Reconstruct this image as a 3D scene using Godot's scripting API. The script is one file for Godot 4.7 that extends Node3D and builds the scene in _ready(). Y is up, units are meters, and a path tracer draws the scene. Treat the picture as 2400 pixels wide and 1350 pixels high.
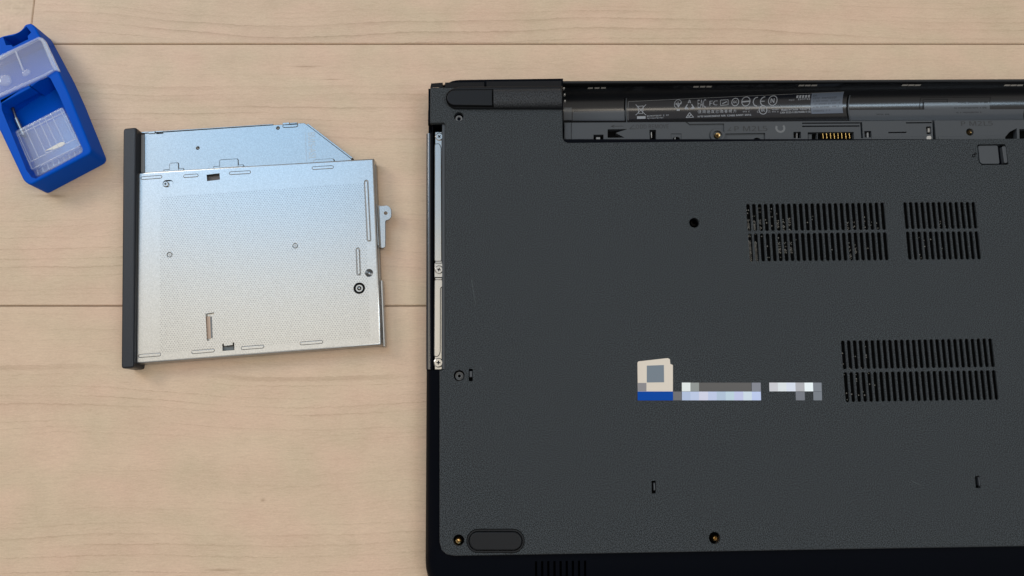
extends Node3D
# Underside of a laptop with its optical drive taken out, on a maple floor. All shapes are laid out in millimetres and committed in metres.
const MM := 0.001

class Shape:
	var v := PackedVector3Array()
	var n := PackedVector3Array()
	var t := PackedVector2Array()

	func tri(a: Vector3, b: Vector3, c: Vector3, na: Vector3, nb: Vector3, nc: Vector3) -> void:
		var front := (a - c).cross(a - b)
		if front.dot(na + nb + nc) < 0.0:
			var s := b
			b = c
			c = s
			s = nb
			nb = nc
			nc = s
		for p in [a, b, c]:
			v.append(p)
			t.append(Vector2(p.x, p.z) * 0.01)
		n.append_array([na, nb, nc])

	func quad(a: Vector3, b: Vector3, c: Vector3, d: Vector3, na: Vector3, nb: Vector3, nc: Vector3, nd: Vector3) -> void:
		tri(a, b, c, na, nb, nc)
		tri(a, c, d, na, nc, nd)

	func flat(pts: Array, out: Vector3) -> void:   # a convex face
		var m: Vector3 = (pts[1] - pts[0]).cross(pts[2] - pts[0]).normalized()
		if m.dot(out) < 0.0:
			m = -m
		for i in range(1, pts.size() - 1):
			tri(pts[0], pts[i], pts[i + 1], m, m, m)

	func cap(poly: PackedVector2Array, y: float, up := 1.0) -> void:
		var ix := Geometry2D.triangulate_polygon(poly)
		if ix.is_empty():
			push_warning("cap failed %s" % [poly])
		var m := Vector3(0, up, 0)
		for i in range(0, ix.size(), 3):
			var a := poly[ix[i]]
			var b := poly[ix[i + 1]]
			var c := poly[ix[i + 2]]
			tri(Vector3(a.x, y, a.y), Vector3(b.x, y, b.y), Vector3(c.x, y, c.y), m, m, m)

	func wall(pa: PackedVector2Array, ya: float, pb: PackedVector2Array, yb: float, sign := 1.0, tilt_a := -9.0, tilt_b := -9.0) -> void:
		# flat facets unless tilts (upward share of the normal at each ring) are given
		var k := pa.size()
		for i in k:
			var j := (i + 1) % k
			var e := pa[j] - pa[i]
			if e.length() < 1e-5:
				e = pb[j] - pb[i]
			var o := Vector3(e.y, 0, -e.x).normalized() * sign
			var a := Vector3(pa[i].x, ya, pa[i].y)
			var b := Vector3(pa[j].x, ya, pa[j].y)
			var c := Vector3(pb[j].x, yb, pb[j].y)
			var d := Vector3(pb[i].x, yb, pb[i].y)
			if tilt_a < -2.0:
				var m := (b - a).cross(d - a).normalized()
				if m.length() < 0.5:
					m = (c - b).cross(d - b).normalized()
				if m.dot(o + Vector3(0, 0.01, 0)) < 0.0:
					m = -m
				quad(a, b, c, d, m, m, m, m)
			else:
				var ni := corner(pa, i, sign)
				var nj := corner(pa, j, sign)
				var la := sqrt(maxf(0.0, 1.0 - tilt_a * tilt_a))
				var lb := sqrt(maxf(0.0, 1.0 - tilt_b * tilt_b))
				var u := Vector3.UP
				quad(a, b, c, d, ni * la + u * tilt_a, nj * la + u * tilt_a, nj * lb + u * tilt_b, ni * lb + u * tilt_b)

	func corner(p: PackedVector2Array, i: int, sign: float) -> Vector3:
		var k := p.size()
		var a := p[i] - p[(i + k - 1) % k]
		var b := p[(i + 1) % k] - p[i]
		var m := (Vector2(a.y, -a.x).normalized() + Vector2(b.y, -b.x).normalized()).normalized() * sign
		return Vector3(m.x, 0, m.y)

	func commit() -> ArrayMesh:
		var w := PackedVector3Array()
		for p in v:
			w.append(p * 0.001)
		return raw(w)

	func raw(w: PackedVector3Array) -> ArrayMesh:
		var arr := []
		arr.resize(Mesh.ARRAY_MAX)
		arr[Mesh.ARRAY_VERTEX] = w
		arr[Mesh.ARRAY_NORMAL] = n
		arr[Mesh.ARRAY_TEX_UV] = t
		var m := ArrayMesh.new()
		m.add_surface_from_arrays(Mesh.PRIMITIVE_TRIANGLES, arr)
		return m

	func in_mm() -> ArrayMesh:
		return raw(v)

# ---------- polygons ----------
func turned(p: PackedVector2Array) -> PackedVector2Array:
	var a := 0.0
	for i in p.size():
		a += p[i].cross(p[(i + 1) % p.size()])
	if a < 0.0:
		p = p.duplicate()
		p.reverse()
	return p

func inset(p: PackedVector2Array, d: float) -> PackedVector2Array:
	var out := PackedVector2Array()
	var k := p.size()
	for i in k:
		var a := (p[i] - p[(i + k - 1) % k]).normalized()
		var b := (p[(i + 1) % k] - p[i]).normalized()
		var na := Vector2(-a.y, a.x)
		var nb := Vector2(-b.y, b.x)
		out.append(p[i] + (na + nb) / maxf(0.4, 1.0 + na.dot(nb)) * d)
	return out

func circle(c: Vector2, r: float, n := 24) -> PackedVector2Array:
	var out := PackedVector2Array()
	for i in n:
		out.append(c + Vector2.from_angle(TAU * i / n) * r)
	return out

func stadium(a: Vector2, b: Vector2, r: float, n := 8) -> PackedVector2Array:
	var out := PackedVector2Array()
	var d := (b - a).angle()
	for i in n + 1:
		out.append(b + Vector2.from_angle(d - PI / 2 + PI * i / n) * r)
	for i in n + 1:
		out.append(a + Vector2.from_angle(d + PI / 2 + PI * i / n) * r)
	return out

func eased(p: PackedVector2Array, r: float, n := 4) -> PackedVector2Array:   # corners rounded
	var out := PackedVector2Array()
	var k := p.size()
	for i in k:
		var a := p[(i + k - 1) % k]
		var b := p[i]
		var c := p[(i + 1) % k]
		var q := minf(r, minf(a.distance_to(b), b.distance_to(c)) * 0.45)
		var s := b + (a - b).normalized() * q
		var e := b + (c - b).normalized() * q
		for j in n + 1:
			var u := float(j) / n
			out.append(s.lerp(b, u).lerp(b.lerp(e, u), u))
	return out

func rect(a: Vector2, b: Vector2) -> PackedVector2Array:
	return PackedVector2Array([a, Vector2(b.x, a.y), b, Vector2(a.x, b.y)])

# ---------- solids ----------
func prism(p: PackedVector2Array, y0: float, y1: float, ch := 0.0, s: Shape = null) -> Shape:
	if s == null:
		s = Shape.new()
	p = turned(p)
	s.cap(p, y0, -1.0)
	if ch > 0.0:
		var q := inset(p, ch)
		s.wall(p, y0, p, y1 - ch)
		s.wall(p, y1 - ch, q, y1)
		s.cap(q, y1)
	else:
		s.wall(p, y0, p, y1)
		s.cap(p, y1)
	return s

func pillow(p: PackedVector2Array, y0: float, y1: float, r: float, steps := 4, s: Shape = null, rise := -1.0) -> Shape:   # a prism with a rounded upper edge
	if s == null:
		s = Shape.new()
	if rise < 0.0:
		rise = r
	p = turned(p)
	s.cap(p, y0, -1.0)
	s.wall(p, y0, p, y1 - rise, 1.0, 0.0, 0.0)
	for i in steps:
		var a := PI / 2 * i / steps
		var b := PI / 2 * (i + 1) / steps
		s.wall(inset(p, r * (1 - cos(a))), y1 - rise + rise * sin(a), inset(p, r * (1 - cos(b))), y1 - rise + rise * sin(b), 1.0, sin(a), sin(b))
	s.cap(inset(p, r), y1)
	return s

func lathe(c: Vector2, prof: PackedVector2Array, n := 24, s: Shape = null) -> Shape:   # prof: (radius, height) from the axis outwards over the top
	if s == null:
		s = Shape.new()
	for k in prof.size() - 1:
		var p := prof[k]
		var q := prof[k + 1]
		var d := (q - p).normalized()
		for i in n:
			var a := TAU * i / n
			var b := TAU * (i + 1) / n
			var ua := Vector3(cos(a), 0, sin(a))
			var ub := Vector3(cos(b), 0, sin(b))
			var na := ua * -d.y + Vector3.UP * d.x
			var nb := ub * -d.y + Vector3.UP * d.x
			var o := Vector3(c.x, 0, c.y)
			var p1 := o + ua * p.x + Vector3.UP * p.y
			var p2 := o + ub * p.x + Vector3.UP * p.y
			var q1 := o + ua * q.x + Vector3.UP * q.y
			var q2 := o + ub * q.x + Vector3.UP * q.y
			if p.x < 1e-4:
				s.tri(p1, q2, q1, na, nb, na)
			elif q.x < 1e-4:
				s.tri(p1, p2, q1, na, nb, na)
			else:
				s.quad(p1, p2, q2, q1, na, nb, nb, na)
	return s

func tube(path: Array, rad: Array, n := 10, s: Shape = null) -> Shape:
	if s == null:
		s = Shape.new()
	var rings := []
	for i in path.size():
		var d: Vector3 = (path[mini(i + 1, path.size() - 1)] - path[maxi(i - 1, 0)]).normalized()
		var u := d.cross(Vector3.UP).normalized()
		var w := u.cross(d)
		var ring := []
		for k in n:
			var m := u * cos(TAU * k / n) + w * sin(TAU * k / n)
			ring.append([path[i] + m * rad[i], m])
		rings.append(ring)
	for i in path.size() - 1:
		for k in n:
			var j := (k + 1) % n
			s.quad(rings[i][k][0], rings[i][j][0], rings[i + 1][j][0], rings[i + 1][k][0], rings[i][k][1], rings[i][j][1], rings[i + 1][j][1], rings[i + 1][k][1])
	for e in [0, path.size() - 1]:
		var pts := []
		for k in n:
			pts.append(rings[e][k][0])
		var out: Vector3 = (path[0] - path[1]) if e == 0 else (path[e] - path[e - 1])
		s.flat(pts, out)
	return s

func ring_plate(outer: PackedVector2Array, inner: PackedVector2Array, y0: float, y1: float, s: Shape = null) -> Shape:   # same number of points in both
	if s == null:
		s = Shape.new()
	outer = turned(outer)
	inner = turned(inner)
	s.wall(outer, y0, outer, y1)
	s.wall(inner, y0, inner, y1, -1.0)
	for i in outer.size():
		var j := (i + 1) % outer.size()
		s.flat([Vector3(outer[i].x, y1, outer[i].y), Vector3(outer[j].x, y1, outer[j].y), Vector3(inner[j].x, y1, inner[j].y), Vector3(inner[i].x, y1, inner[i].y)], Vector3.UP)
	return s

# ---------- objects ----------
var taken := {}
func numbered(called: String) -> String:
	var k: int = taken.get(called, 0)
	taken[called] = k + 1
	return called if k == 0 else "%s_%03d" % [called, k]

func thing(called: String, label: String, category: String, at := Vector3.ZERO, turn := 0.0) -> Node3D:
	var o := Node3D.new()
	o.name = numbered(called)
	add_child(o)
	o.position = at
	o.rotation.y = turn
	o.set_meta("label", label)
	o.set_meta("category", category)
	return o

func part(called: String, shape, m: Material, parent: Node3D, label := "", kind := "") -> MeshInstance3D:
	var o := MeshInstance3D.new()
	o.name = numbered(called)
	o.mesh = shape.commit() if shape is Shape else shape
	o.material_override = m
	parent.add_child(o, true)
	if label:
		o.set_meta("label", label)
	if kind:
		o.set_meta("kind", kind)
	return o

var carving := []
func carve(body: Shape, cuts: Array) -> CSGCombiner3D:
	var c := CSGCombiner3D.new()
	add_child(c)
	var b := CSGMesh3D.new()
	b.mesh = body.in_mm()
	c.add_child(b)
	for k in cuts:
		var q := CSGMesh3D.new()
		q.operation = CSGShape3D.OPERATION_SUBTRACTION
		q.mesh = k.in_mm()
		c.add_child(q)
	carving.append(c)
	return c

func carved(c: CSGCombiner3D) -> ArrayMesh:
	var m := c.bake_static_mesh()
	var s := Shape.new()
	for k in m.get_surface_count():
		var arr := m.surface_get_arrays(k)
		var vv: PackedVector3Array = arr[Mesh.ARRAY_VERTEX]
		var nn: PackedVector3Array = arr[Mesh.ARRAY_NORMAL]
		var ix = arr[Mesh.ARRAY_INDEX]
		var count: int = ix.size() if ix != null and ix.size() else vv.size()
		for i in count:
			var at: int = ix[i] if ix != null and ix.size() else i
			s.v.append(vv[at])
			s.n.append(nn[at])
			s.t.append(Vector2(vv[at].x, vv[at].z) * 0.01)
	c.queue_free()
	return s.commit()

# ---------- materials ----------
func mat(r: float, g: float, b: float, rough: float, metal := 0.0, spec := 0.5) -> StandardMaterial3D:   # linear base colour
	var m := StandardMaterial3D.new()
	m.albedo_color = Color(r, g, b).linear_to_srgb()
	m.roughness = rough
	m.metallic = metal
	m.metallic_specular = spec
	return m

func clear(r: float, g: float, b: float, a: float, rough: float) -> StandardMaterial3D:
	var m := mat(r, g, b, rough)
	m.albedo_color.a = a
	m.transparency = BaseMaterial3D.TRANSPARENCY_ALPHA
	return m

func grained(m: StandardMaterial3D, seed_: int, mm_across: float, low: float, bump: float) -> StandardMaterial3D:   # fine moulded grain, mapped over the surface from three sides
	var k := 1024
	mm_across *= 2.0
	var nz := FastNoiseLite.new()
	nz.seed = seed_
	nz.noise_type = FastNoiseLite.TYPE_SIMPLEX_SMOOTH
	nz.frequency = 0.15
	nz.fractal_octaves = 3
	var im := nz.get_image(k, k)
	im.convert(Image.FORMAT_L8)
	var data := im.get_data()
	var col := PackedByteArray()
	col.resize(k * k)
	for i in k * k:
		var u := clampf((data[i] / 255.0 - 0.5) * 2.0 + 0.5, 0.0, 1.0)
		col[i] = int(255.0 * pow(low + (1.0 - low) * u, 1.0 / 2.2))
	m.albedo_texture = ImageTexture.create_from_image(Image.create_from_data(k, k, false, Image.FORMAT_L8, col))
	if bump > 0.0:
		var nm := im.duplicate()
		nm.convert(Image.FORMAT_RGBA8)
		nm.bump_map_to_normal_map(bump)
		m.normal_enabled = true
		m.normal_texture = ImageTexture.create_from_image(nm)
		m.normal_scale = 1.0
	m.uv1_triplanar = true
	m.uv1_world_triplanar = true
	m.uv1_scale = Vector3.ONE * (1000.0 / mm_across)
	return m

func wood(seed_: int, w: int, h: int, mm_w: float, mm_h: float, tone: float, spots: Array) -> StandardMaterial3D:
	var warp := FastNoiseLite.new()
	warp.seed = seed_
	warp.frequency = 1.0
	warp.fractal_octaves = 2
	var fine := FastNoiseLite.new()
	fine.seed = seed_ + 7
	fine.frequency = 1.0
	fine.fractal_octaves = 2
	var im := PackedByteArray()
	im.resize(w * h * 3)
	var base := Vector3(0.655, 0.492, 0.352) * tone
	var dark := Vector3(0.30, 0.19, 0.115) * tone
	for j in h:
		var y := mm_h * j / h
		for i in w:
			var x := mm_w * i / w
			var wy := y - x * 0.012 + 9.0 * warp.get_noise_2d(x * 0.0026, y * 0.005) + 1.1 * warp.get_noise_2d(x * 0.013 + 50.0, y * 0.03) + 0.4 * warp.get_noise_2d(x * 0.16, y * 0.3 + 90.0)
			var yy := wy + 5.0 * warp.get_noise_2d(7.0, wy * 0.09 + 20.0)
			var ph := yy / 5.6
			var id := floorf(ph)
			var fr := ph - id
			var strong := 0.5 + 0.5 * sin(id * 12.9898 + seed_)
			strong = (0.25 + 0.75 * strong * strong) * clampf(0.62 + 0.9 * warp.get_noise_2d(x * 0.009 + id * 13.0, id * 3.1), 0.12, 1.0)
			var line := exp(-fr * 15.0) * 0.62 + exp(-fr * 3.2) * 0.10
			line *= strong * smoothstep(0.0, 0.03, fr)
			var k := line
			k += 0.12 * fine.get_noise_2d(x * 0.10, wy * 1.5) + 0.11 * fine.get_noise_2d(x * 0.4 + 30.0, y * 2.0)
			k += 0.07 * warp.get_noise_2d(x * 0.010 + 200.0, wy * 0.05) + 0.05 * warp.get_noise_2d(x * 0.05 + 500.0, y * 0.035)
			k += 0.09 * fine.get_noise_2d(x * 1.1, y * 1.3 + 70.0)
			var streak := fine.get_noise_2d(x * 0.055 + 300.0, y * 1.1)
			k += 0.55 * maxf(0.0, streak - 0.52)
			for sp in spots:
				var dx: float = (x - sp.x) / sp.z
				var dy: float = (y - sp.y) / (sp.z * sp.w)
				var q: float = dx * dx + dy * dy
				if q < 6.0:
					k += 0.55 * exp(-q * 1.6)
			var pink := 0.035 * warp.get_noise_2d(x * 0.02 + 400.0, y * 0.035)
			var c := base.lerp(dark, clampf(k + 0.06, -0.25, 1.0))
			c.x += pink
			c.z += pink * 0.25
			var at := (j * w + i) * 3
			im[at] = int(255.0 * pow(clampf(c.x, 0.0, 1.0), 1.0 / 2.2))
			im[at + 1] = int(255.0 * pow(clampf(c.y, 0.0, 1.0), 1.0 / 2.2))
			im[at + 2] = int(255.0 * pow(clampf(c.z, 0.0, 1.0), 1.0 / 2.2))
	var m := StandardMaterial3D.new()
	m.albedo_texture = ImageTexture.create_from_image(Image.create_from_data(w, h, false, Image.FORMAT_RGB8, im))
	m.roughness = 0.42
	m.metallic_specular = 0.35
	return m

func pressed_steel(dimpled: bool) -> StandardMaterial3D:   # galvanised sheet with a field of tiny punched dimples, 1 unit of uv = 100 mm
	var k := 1400
	var im := PackedByteArray()
	im.resize(k * k * 3)
	var nz := FastNoiseLite.new()
	nz.seed = 31
	nz.frequency = 0.13
	nz.fractal_octaves = 2
	for j in k:
		var z := 140.0 * j / k - 70.0
		for i in k:
			var x := 140.0 * i / k - 70.0
			var sp := nz.get_noise_2d(i * 0.8, j * 0.8) * 0.5 + float(hash(Vector2i(i / 4, j / 4)) % 1000) / 1000.0 - 0.5
			var u := 0.85 + 0.15 * sp
			if dimpled and x > -50.0 and x < 62.0 and z > -33.0 and z < 54.0:
				var row := floorf(z / 1.05)
				var px := fposmod(x + 0.7 * fposmod(row, 2.0), 1.4) - 0.7
				var pz := fposmod(z, 1.05) - 0.52
				if px * px + pz * pz < 0.07:
					u *= 0.58
			var b := pow(clampf(u, 0.0, 1.0), 1.0 / 2.2)
			var at := (j * k + i) * 3
			im[at] = int(255.0 * b)
			im[at + 1] = im[at]
			im[at + 2] = im[at]
	var m := mat(0.51, 0.515, 0.51, 0.3, 0.95)
	m.albedo_texture = ImageTexture.create_from_image(Image.create_from_data(k, k, false, Image.FORMAT_RGB8, im))
	m.uv1_scale = Vector3(100.0 / 140.0, 100.0 / 140.0, 1)
	m.uv1_offset = Vector3(0.5, 0.5, 0)
	return m

# ---------- the trough of the battery bay: a half pipe along x in the laptop's axes ----------
const TY := 15.000
const TZ := -133.044
const TR := 11.748
func on_trough(p: Vector2, lift := 0.0) -> Vector3:   # p: (x, arc length from the rear rim)
	var a := p.y / TR
	return Vector3(p.x, TY - (TR - lift) * sin(a), TZ - (TR - lift) * cos(a))

func in_trough(p: Vector2) -> Vector3:
	var a := p.y / TR
	return Vector3(0, sin(a), cos(a))

func patch(a: Vector2, b: Vector2, c: Vector2, d: Vector2, lift: float, s: Shape = null, rows := 10) -> Shape:   # a corner-to-corner sheet on the trough: a b along the top, d c along the bottom
	if s == null:
		s = Shape.new()
	var cols := maxi(1, mini(12, int(maxf(absf(a.y - b.y), absf(d.y - c.y)) / 0.5)))
	for k in rows:
		for q in cols:
			var u0 := float(q) / cols
			var u1 := float(q + 1) / cols
			var l0 := a.lerp(b, u0).lerp(d.lerp(c, u0), float(k) / rows)
			var l1 := a.lerp(b, u0).lerp(d.lerp(c, u0), float(k + 1) / rows)
			var r0 := a.lerp(b, u1).lerp(d.lerp(c, u1), float(k) / rows)
			var r1 := a.lerp(b, u1).lerp(d.lerp(c, u1), float(k + 1) / rows)
			s.quad(on_trough(l0, lift), on_trough(r0, lift), on_trough(r1, lift), on_trough(l1, lift), in_trough(l0), in_trough(r0), in_trough(r1), in_trough(l1))
	return s

func stroke(a: Vector2, b: Vector2, w: float, lift: float, s: Shape) -> void:
	var d := (b - a).normalized() * w * 0.5
	var o := Vector2(-d.y, d.x)
	patch(a - d * 0.3 - o, b + d * 0.3 - o, b + d * 0.3 + o, a - d * 0.3 + o, lift, s, 2)

func loop(pts: PackedVector2Array, w: float, lift: float, s: Shape, closed := true) -> void:
	for i in pts.size() - (0 if closed else 1):
		stroke(pts[i], pts[(i + 1) % pts.size()], w, lift, s)

func letters(text: String, h: float, font_name := "Droid Sans", bold := false) -> Array:   # flat triangles of a text, cap height h, as [points, width]
	var f := SystemFont.new()
	f.font_names = PackedStringArray([font_name])
	f.font_weight = 700 if bold else 400
	var tm := TextMesh.new()
	tm.font = f
	tm.font_size = 48
	tm.pixel_size = 1.0
	tm.depth = 0.0
	tm.text = text
	tm.curve_step = 2.0
	var arr := tm.get_mesh_arrays()
	var vv: PackedVector3Array = arr[Mesh.ARRAY_VERTEX]
	var ix = arr[Mesh.ARRAY_INDEX]
	var lo := Vector2(1e9, 1e9)
	var hi := -lo
	for p in vv:
		lo = lo.min(Vector2(p.x, p.y))
		hi = hi.max(Vector2(p.x, p.y))
	var k := h / maxf(hi.y - lo.y, 0.01)
	var out := PackedVector2Array()
	var count: int = ix.size() if ix != null and ix.size() else vv.size()
	for i in count:
		var p := vv[ix[i]] if ix != null and ix.size() else vv[i]
		out.append(Vector2(p.x - lo.x, hi.y - p.y) * k)   # x right, y down
	return [out, (hi.x - lo.x) * k]

func print_trough(text: String, a: Vector2, b: Vector2, h: float, s: Shape, bold := false) -> void:   # text whose top left is a and top right is b
	var got := letters(text, h, "Droid Sans", bold)
	var ex: Vector2 = (b - a) / got[1]
	var ey := Vector2(-(b - a).normalized().y, (b - a).normalized().x)
	var pts: PackedVector2Array = got[0]
	for i in range(0, pts.size() - 2, 3):
		var q := []
		var nn := []
		for k in 3:
			var p := a + ex * pts[i + k].x + ey * pts[i + k].y
			q.append(on_trough(p, 0.13))
			nn.append(in_trough(p))
		s.tri(q[0], q[1], q[2], nn[0], nn[1], nn[2])

func raised_text(text: String, a: Vector2, b: Vector2, h: float, y: float, s: Shape, down := false) -> void:   # flat letters on a level surface, lifted a little
	var got := letters(text, h)
	var ex: Vector2 = (b - a) / got[1]
	var ey := Vector2(-(b - a).normalized().y, (b - a).normalized().x)
	var pts: PackedVector2Array = got[0]
	for i in range(0, pts.size() - 2, 3):
		var q := []
		for k in 3:
			var p := a + ex * pts[i + k].x + ey * pts[i + k].y
			q.append(Vector3(p.x, y, p.y))
		s.tri(q[0], q[1], q[2], Vector3.UP, Vector3.UP, Vector3.UP)

func scribble(a: Vector2, b: Vector2, h: float, s: Shape, rng: RandomNumberGenerator) -> void:   # a line of print too small to read
	var n := int(a.distance_to(b) / (h * 0.85))
	for i in n:
		if rng.randf() < 0.14:
			continue
		var p := a.lerp(b, (i + 0.1) / n)
		var q := a.lerp(b, (i + 0.75) / n)
		var d := Vector2(0, h * rng.randf_range(0.55, 1.0))
		patch(p, q, q + d * 0.3, p + d * 0.3, 0.13, s, 1)
		patch(p + d * 0.72, q + d * 0.72, q + d, p + d, 0.13, s, 1)
		patch(p + d * 0.3, p.lerp(q, 0.3) + d * 0.3, p.lerp(q, 0.3) + d * 0.72, p + d * 0.72, 0.13, s, 1)

# ---------- vents ----------
func vent(parent: Node3D, tl: Vector2, tr: Vector2, br: Vector2, bl: Vector2, count: int, rows: Array, y: float, m: Material) -> void:
	var grid := func(u: float, w: float) -> Vector2: return tl.lerp(tr, u).lerp(bl.lerp(br, u), w)
	var root := Node3D.new()
	root.name = numbered("vent_grille")
	parent.add_child(root, true)
	var cw := tl.distance_to(tr) / count
	var hgt := tl.distance_to(bl)
	var half := 0.33 / count                       # half a slot, as a share of the width
	var rr := half * count * cw / hgt              # the same as a share of the height
	var t := 0.9
	# the rails: above, between and below the rows, with the round ends of the slots bitten out
	var rail := Shape.new()
	var bands := [[0.0, -1.0, rows[0][0]], [0.0, rows[0][1], rows[1][0]], [0.0, rows[1][1], 2.0]]
	for bi in 3:
		for c in count:
			var u0 := float(c) / count
			var u1 := float(c + 1) / count
			var um := (u0 + u1) * 0.5
			var poly := PackedVector2Array()
			var bite := []
			var w_top: float = 0.0 if bi == 0 else rows[bi - 1][1] - rr
			var w_bot: float = 1.0 if bi == 2 else rows[bi][0] + rr
			poly.append(grid.call(u0, w_top))
			if bi > 0:
				for k in 9:
					var a := PI - PI * k / 8
					var p := Vector2(um + half * cos(a), w_top + rr * sin(a))
					poly.append(grid.call(p.x, p.y))
					bite.append([grid.call(p.x, p.y), k])
			poly.append(grid.call(u1, w_top))
			poly.append(grid.call(u1, w_bot))
			if bi < 2:
				for k in 9:
					var a := PI * k / 8
					var p := Vector2(um + half * cos(a), w_bot - rr * sin(a))
					poly.append(grid.call(p.x, p.y))
					bite.append([grid.call(p.x, p.y), k + 100])
			poly.append(grid.call(u0, w_bot))
			rail.cap(poly, y)
			for k in bite.size() - 1:
				if bite[k + 1][1] - bite[k][1] == 1:
					var p: Vector2 = bite[k][0]
					var q: Vector2 = bite[k + 1][0]
					var mid: Vector2 = grid.call(um, w_top if bite[k][1] < 50 else w_bot)
					var o := mid - (p + q) * 0.5
					rail.flat([Vector3(p.x, y, p.y), Vector3(q.x, y, q.y), Vector3(q.x, y - t, q.y), Vector3(p.x, y - t, p.y)], Vector3(o.x, 0, o.y))
	part("rail", rail, m, root)
	for r in 2:
		var w0: float = rows[r][0] + rr
		var w1: float = rows[r][1] - rr
		for c in count + 1:
			var u0 := maxf(0.0, (c - 0.5) / count + half)
			var u1 := minf(1.0, (c + 0.5) / count - half)
			var pts := PackedVector2Array([grid.call(u0, w0), grid.call(u1, w0), grid.call(u1, w1), grid.call(u0, w1)])
			part("slat", prism(pts, y - t, y), m, root)

func screw(c: Vector2, y: float, r: float, m: Material, dark: Material, parent: Node3D, called := "screw", spin := 0.3) -> void:
	var o := part(called, lathe(c, PackedVector2Array([Vector2(0, y), Vector2(r * 0.8, y), Vector2(r, y - 0.25), Vector2(r, y - 0.8)])), m, parent)
	var cross := Shape.new()
	for k in 2:
		var d := Vector2.from_angle(spin + k * PI / 2) * r * 0.42
		var w := Vector2(-d.y, d.x) * 0.3
		prism(PackedVector2Array([c + d + w, c - d + w, c - d - w, c + d - w]), y - 0.2, y + 0.02 + 0.01 * k, 0.0, cross)
	part("recess", cross, dark, o)

# =====================================================================
func _ready() -> void:
	# camera: held about 41 cm over the floor, tipped ten degrees
	var cam := Camera3D.new()
	cam.name = "camera"
	cam.position = Vector3(0, 0.412, 0)
	cam.rotation_degrees = Vector3(-80, 0, 0)
	cam.fov = rad_to_deg(2.0 * atan(675.0 / 1780.0))
	cam.near = 0.02
	cam.far = 50.0
	add_child(cam)
	cam.current = true
	# indoor light: the room's dim surroundings, a pale ceiling, a cool ceiling lamp up to the left and a window's light from the far right
	var env := Environment.new()
	env.background_mode = Environment.BG_COLOR
	env.background_color = Color(0.22, 0.20, 0.18).linear_to_srgb()
	env.tonemap_mode = Environment.TONE_MAPPER_LINEAR
	env.tonemap_exposure = 0.93
	env.sdfgi_enabled = true
	env.ssao_enabled = true
	env.ssil_enabled = true
	var we := WorldEnvironment.new()
	we.name = "room_light"
	we.environment = env
	add_child(we)
	var area := func(called: String, at: Vector3, aim: Vector3, size: Vector2, col: Color, energy: float) -> void:
		var l := AreaLight3D.new()
		l.name = called
		l.area_size = size
		l.light_color = col.linear_to_srgb()
		l.light_energy = energy
		l.shadow_enabled = true
		l.area_range = 8.0
		add_child(l)
		l.position = at
		l.look_at(aim, Vector3(0, 0, -1))
	area.call("ceiling_light", Vector3(0, 2.4, -0.3), Vector3(0, 0, -0.3), Vector2(6, 6), Color(1.0, 0.96, 0.91), 5.0)
	area.call("lamp_light", Vector3(-0.85, 1.95, -1.05), Vector3(-0.1, 0, -0.1), Vector2(1.1, 0.9), Color(0.15, 0.52, 0.95), 0.82)
	area.call("room_lamp_light", Vector3(-0.75, 2.05, -0.28), Vector3(-0.2, 0, -0.1), Vector2(1.2, 0.6), Color(1.0, 0.86, 0.64), 0.36)
	area.call("added_side_light", Vector3(-2.1, 1.7, -1.3), Vector3(-0.1, 0, -0.1), Vector2(0.9, 0.9), Color(1.0, 0.96, 0.92), 2.6)  # unseen source added to throw soft shadows to the right
	area.call("window_light", Vector3(1.2, 1.9, 0.16), Vector3(0.3, 0, -0.1), Vector2(0.6, 0.26), Color(0.62, 0.82, 1.0), 0.85)
	area.call("added_trough_light", Vector3(0.58, 1.9, -0.02), Vector3(0.2, 0, -0.1), Vector2(0.75, 0.28), Color(1.0, 0.9, 0.76), 0.5)  # unseen lamp added for the warm highlight along the trough
	build()
	await get_tree().process_frame
	await get_tree().process_frame
	finish()

var later := []
func bake(called: String, c: CSGCombiner3D, m: Material, parent: Node3D, label := "") -> void:   # a carved part: named now, its mesh set when the boolean is ready
	var o := MeshInstance3D.new()
	o.name = numbered(called)
	o.material_override = m
	parent.add_child(o, true)
	if label:
		o.set_meta("label", label)
	later.append([o, c])

func finish() -> void:
	for p in later:
		p[0].mesh = carved(p[1])

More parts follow.
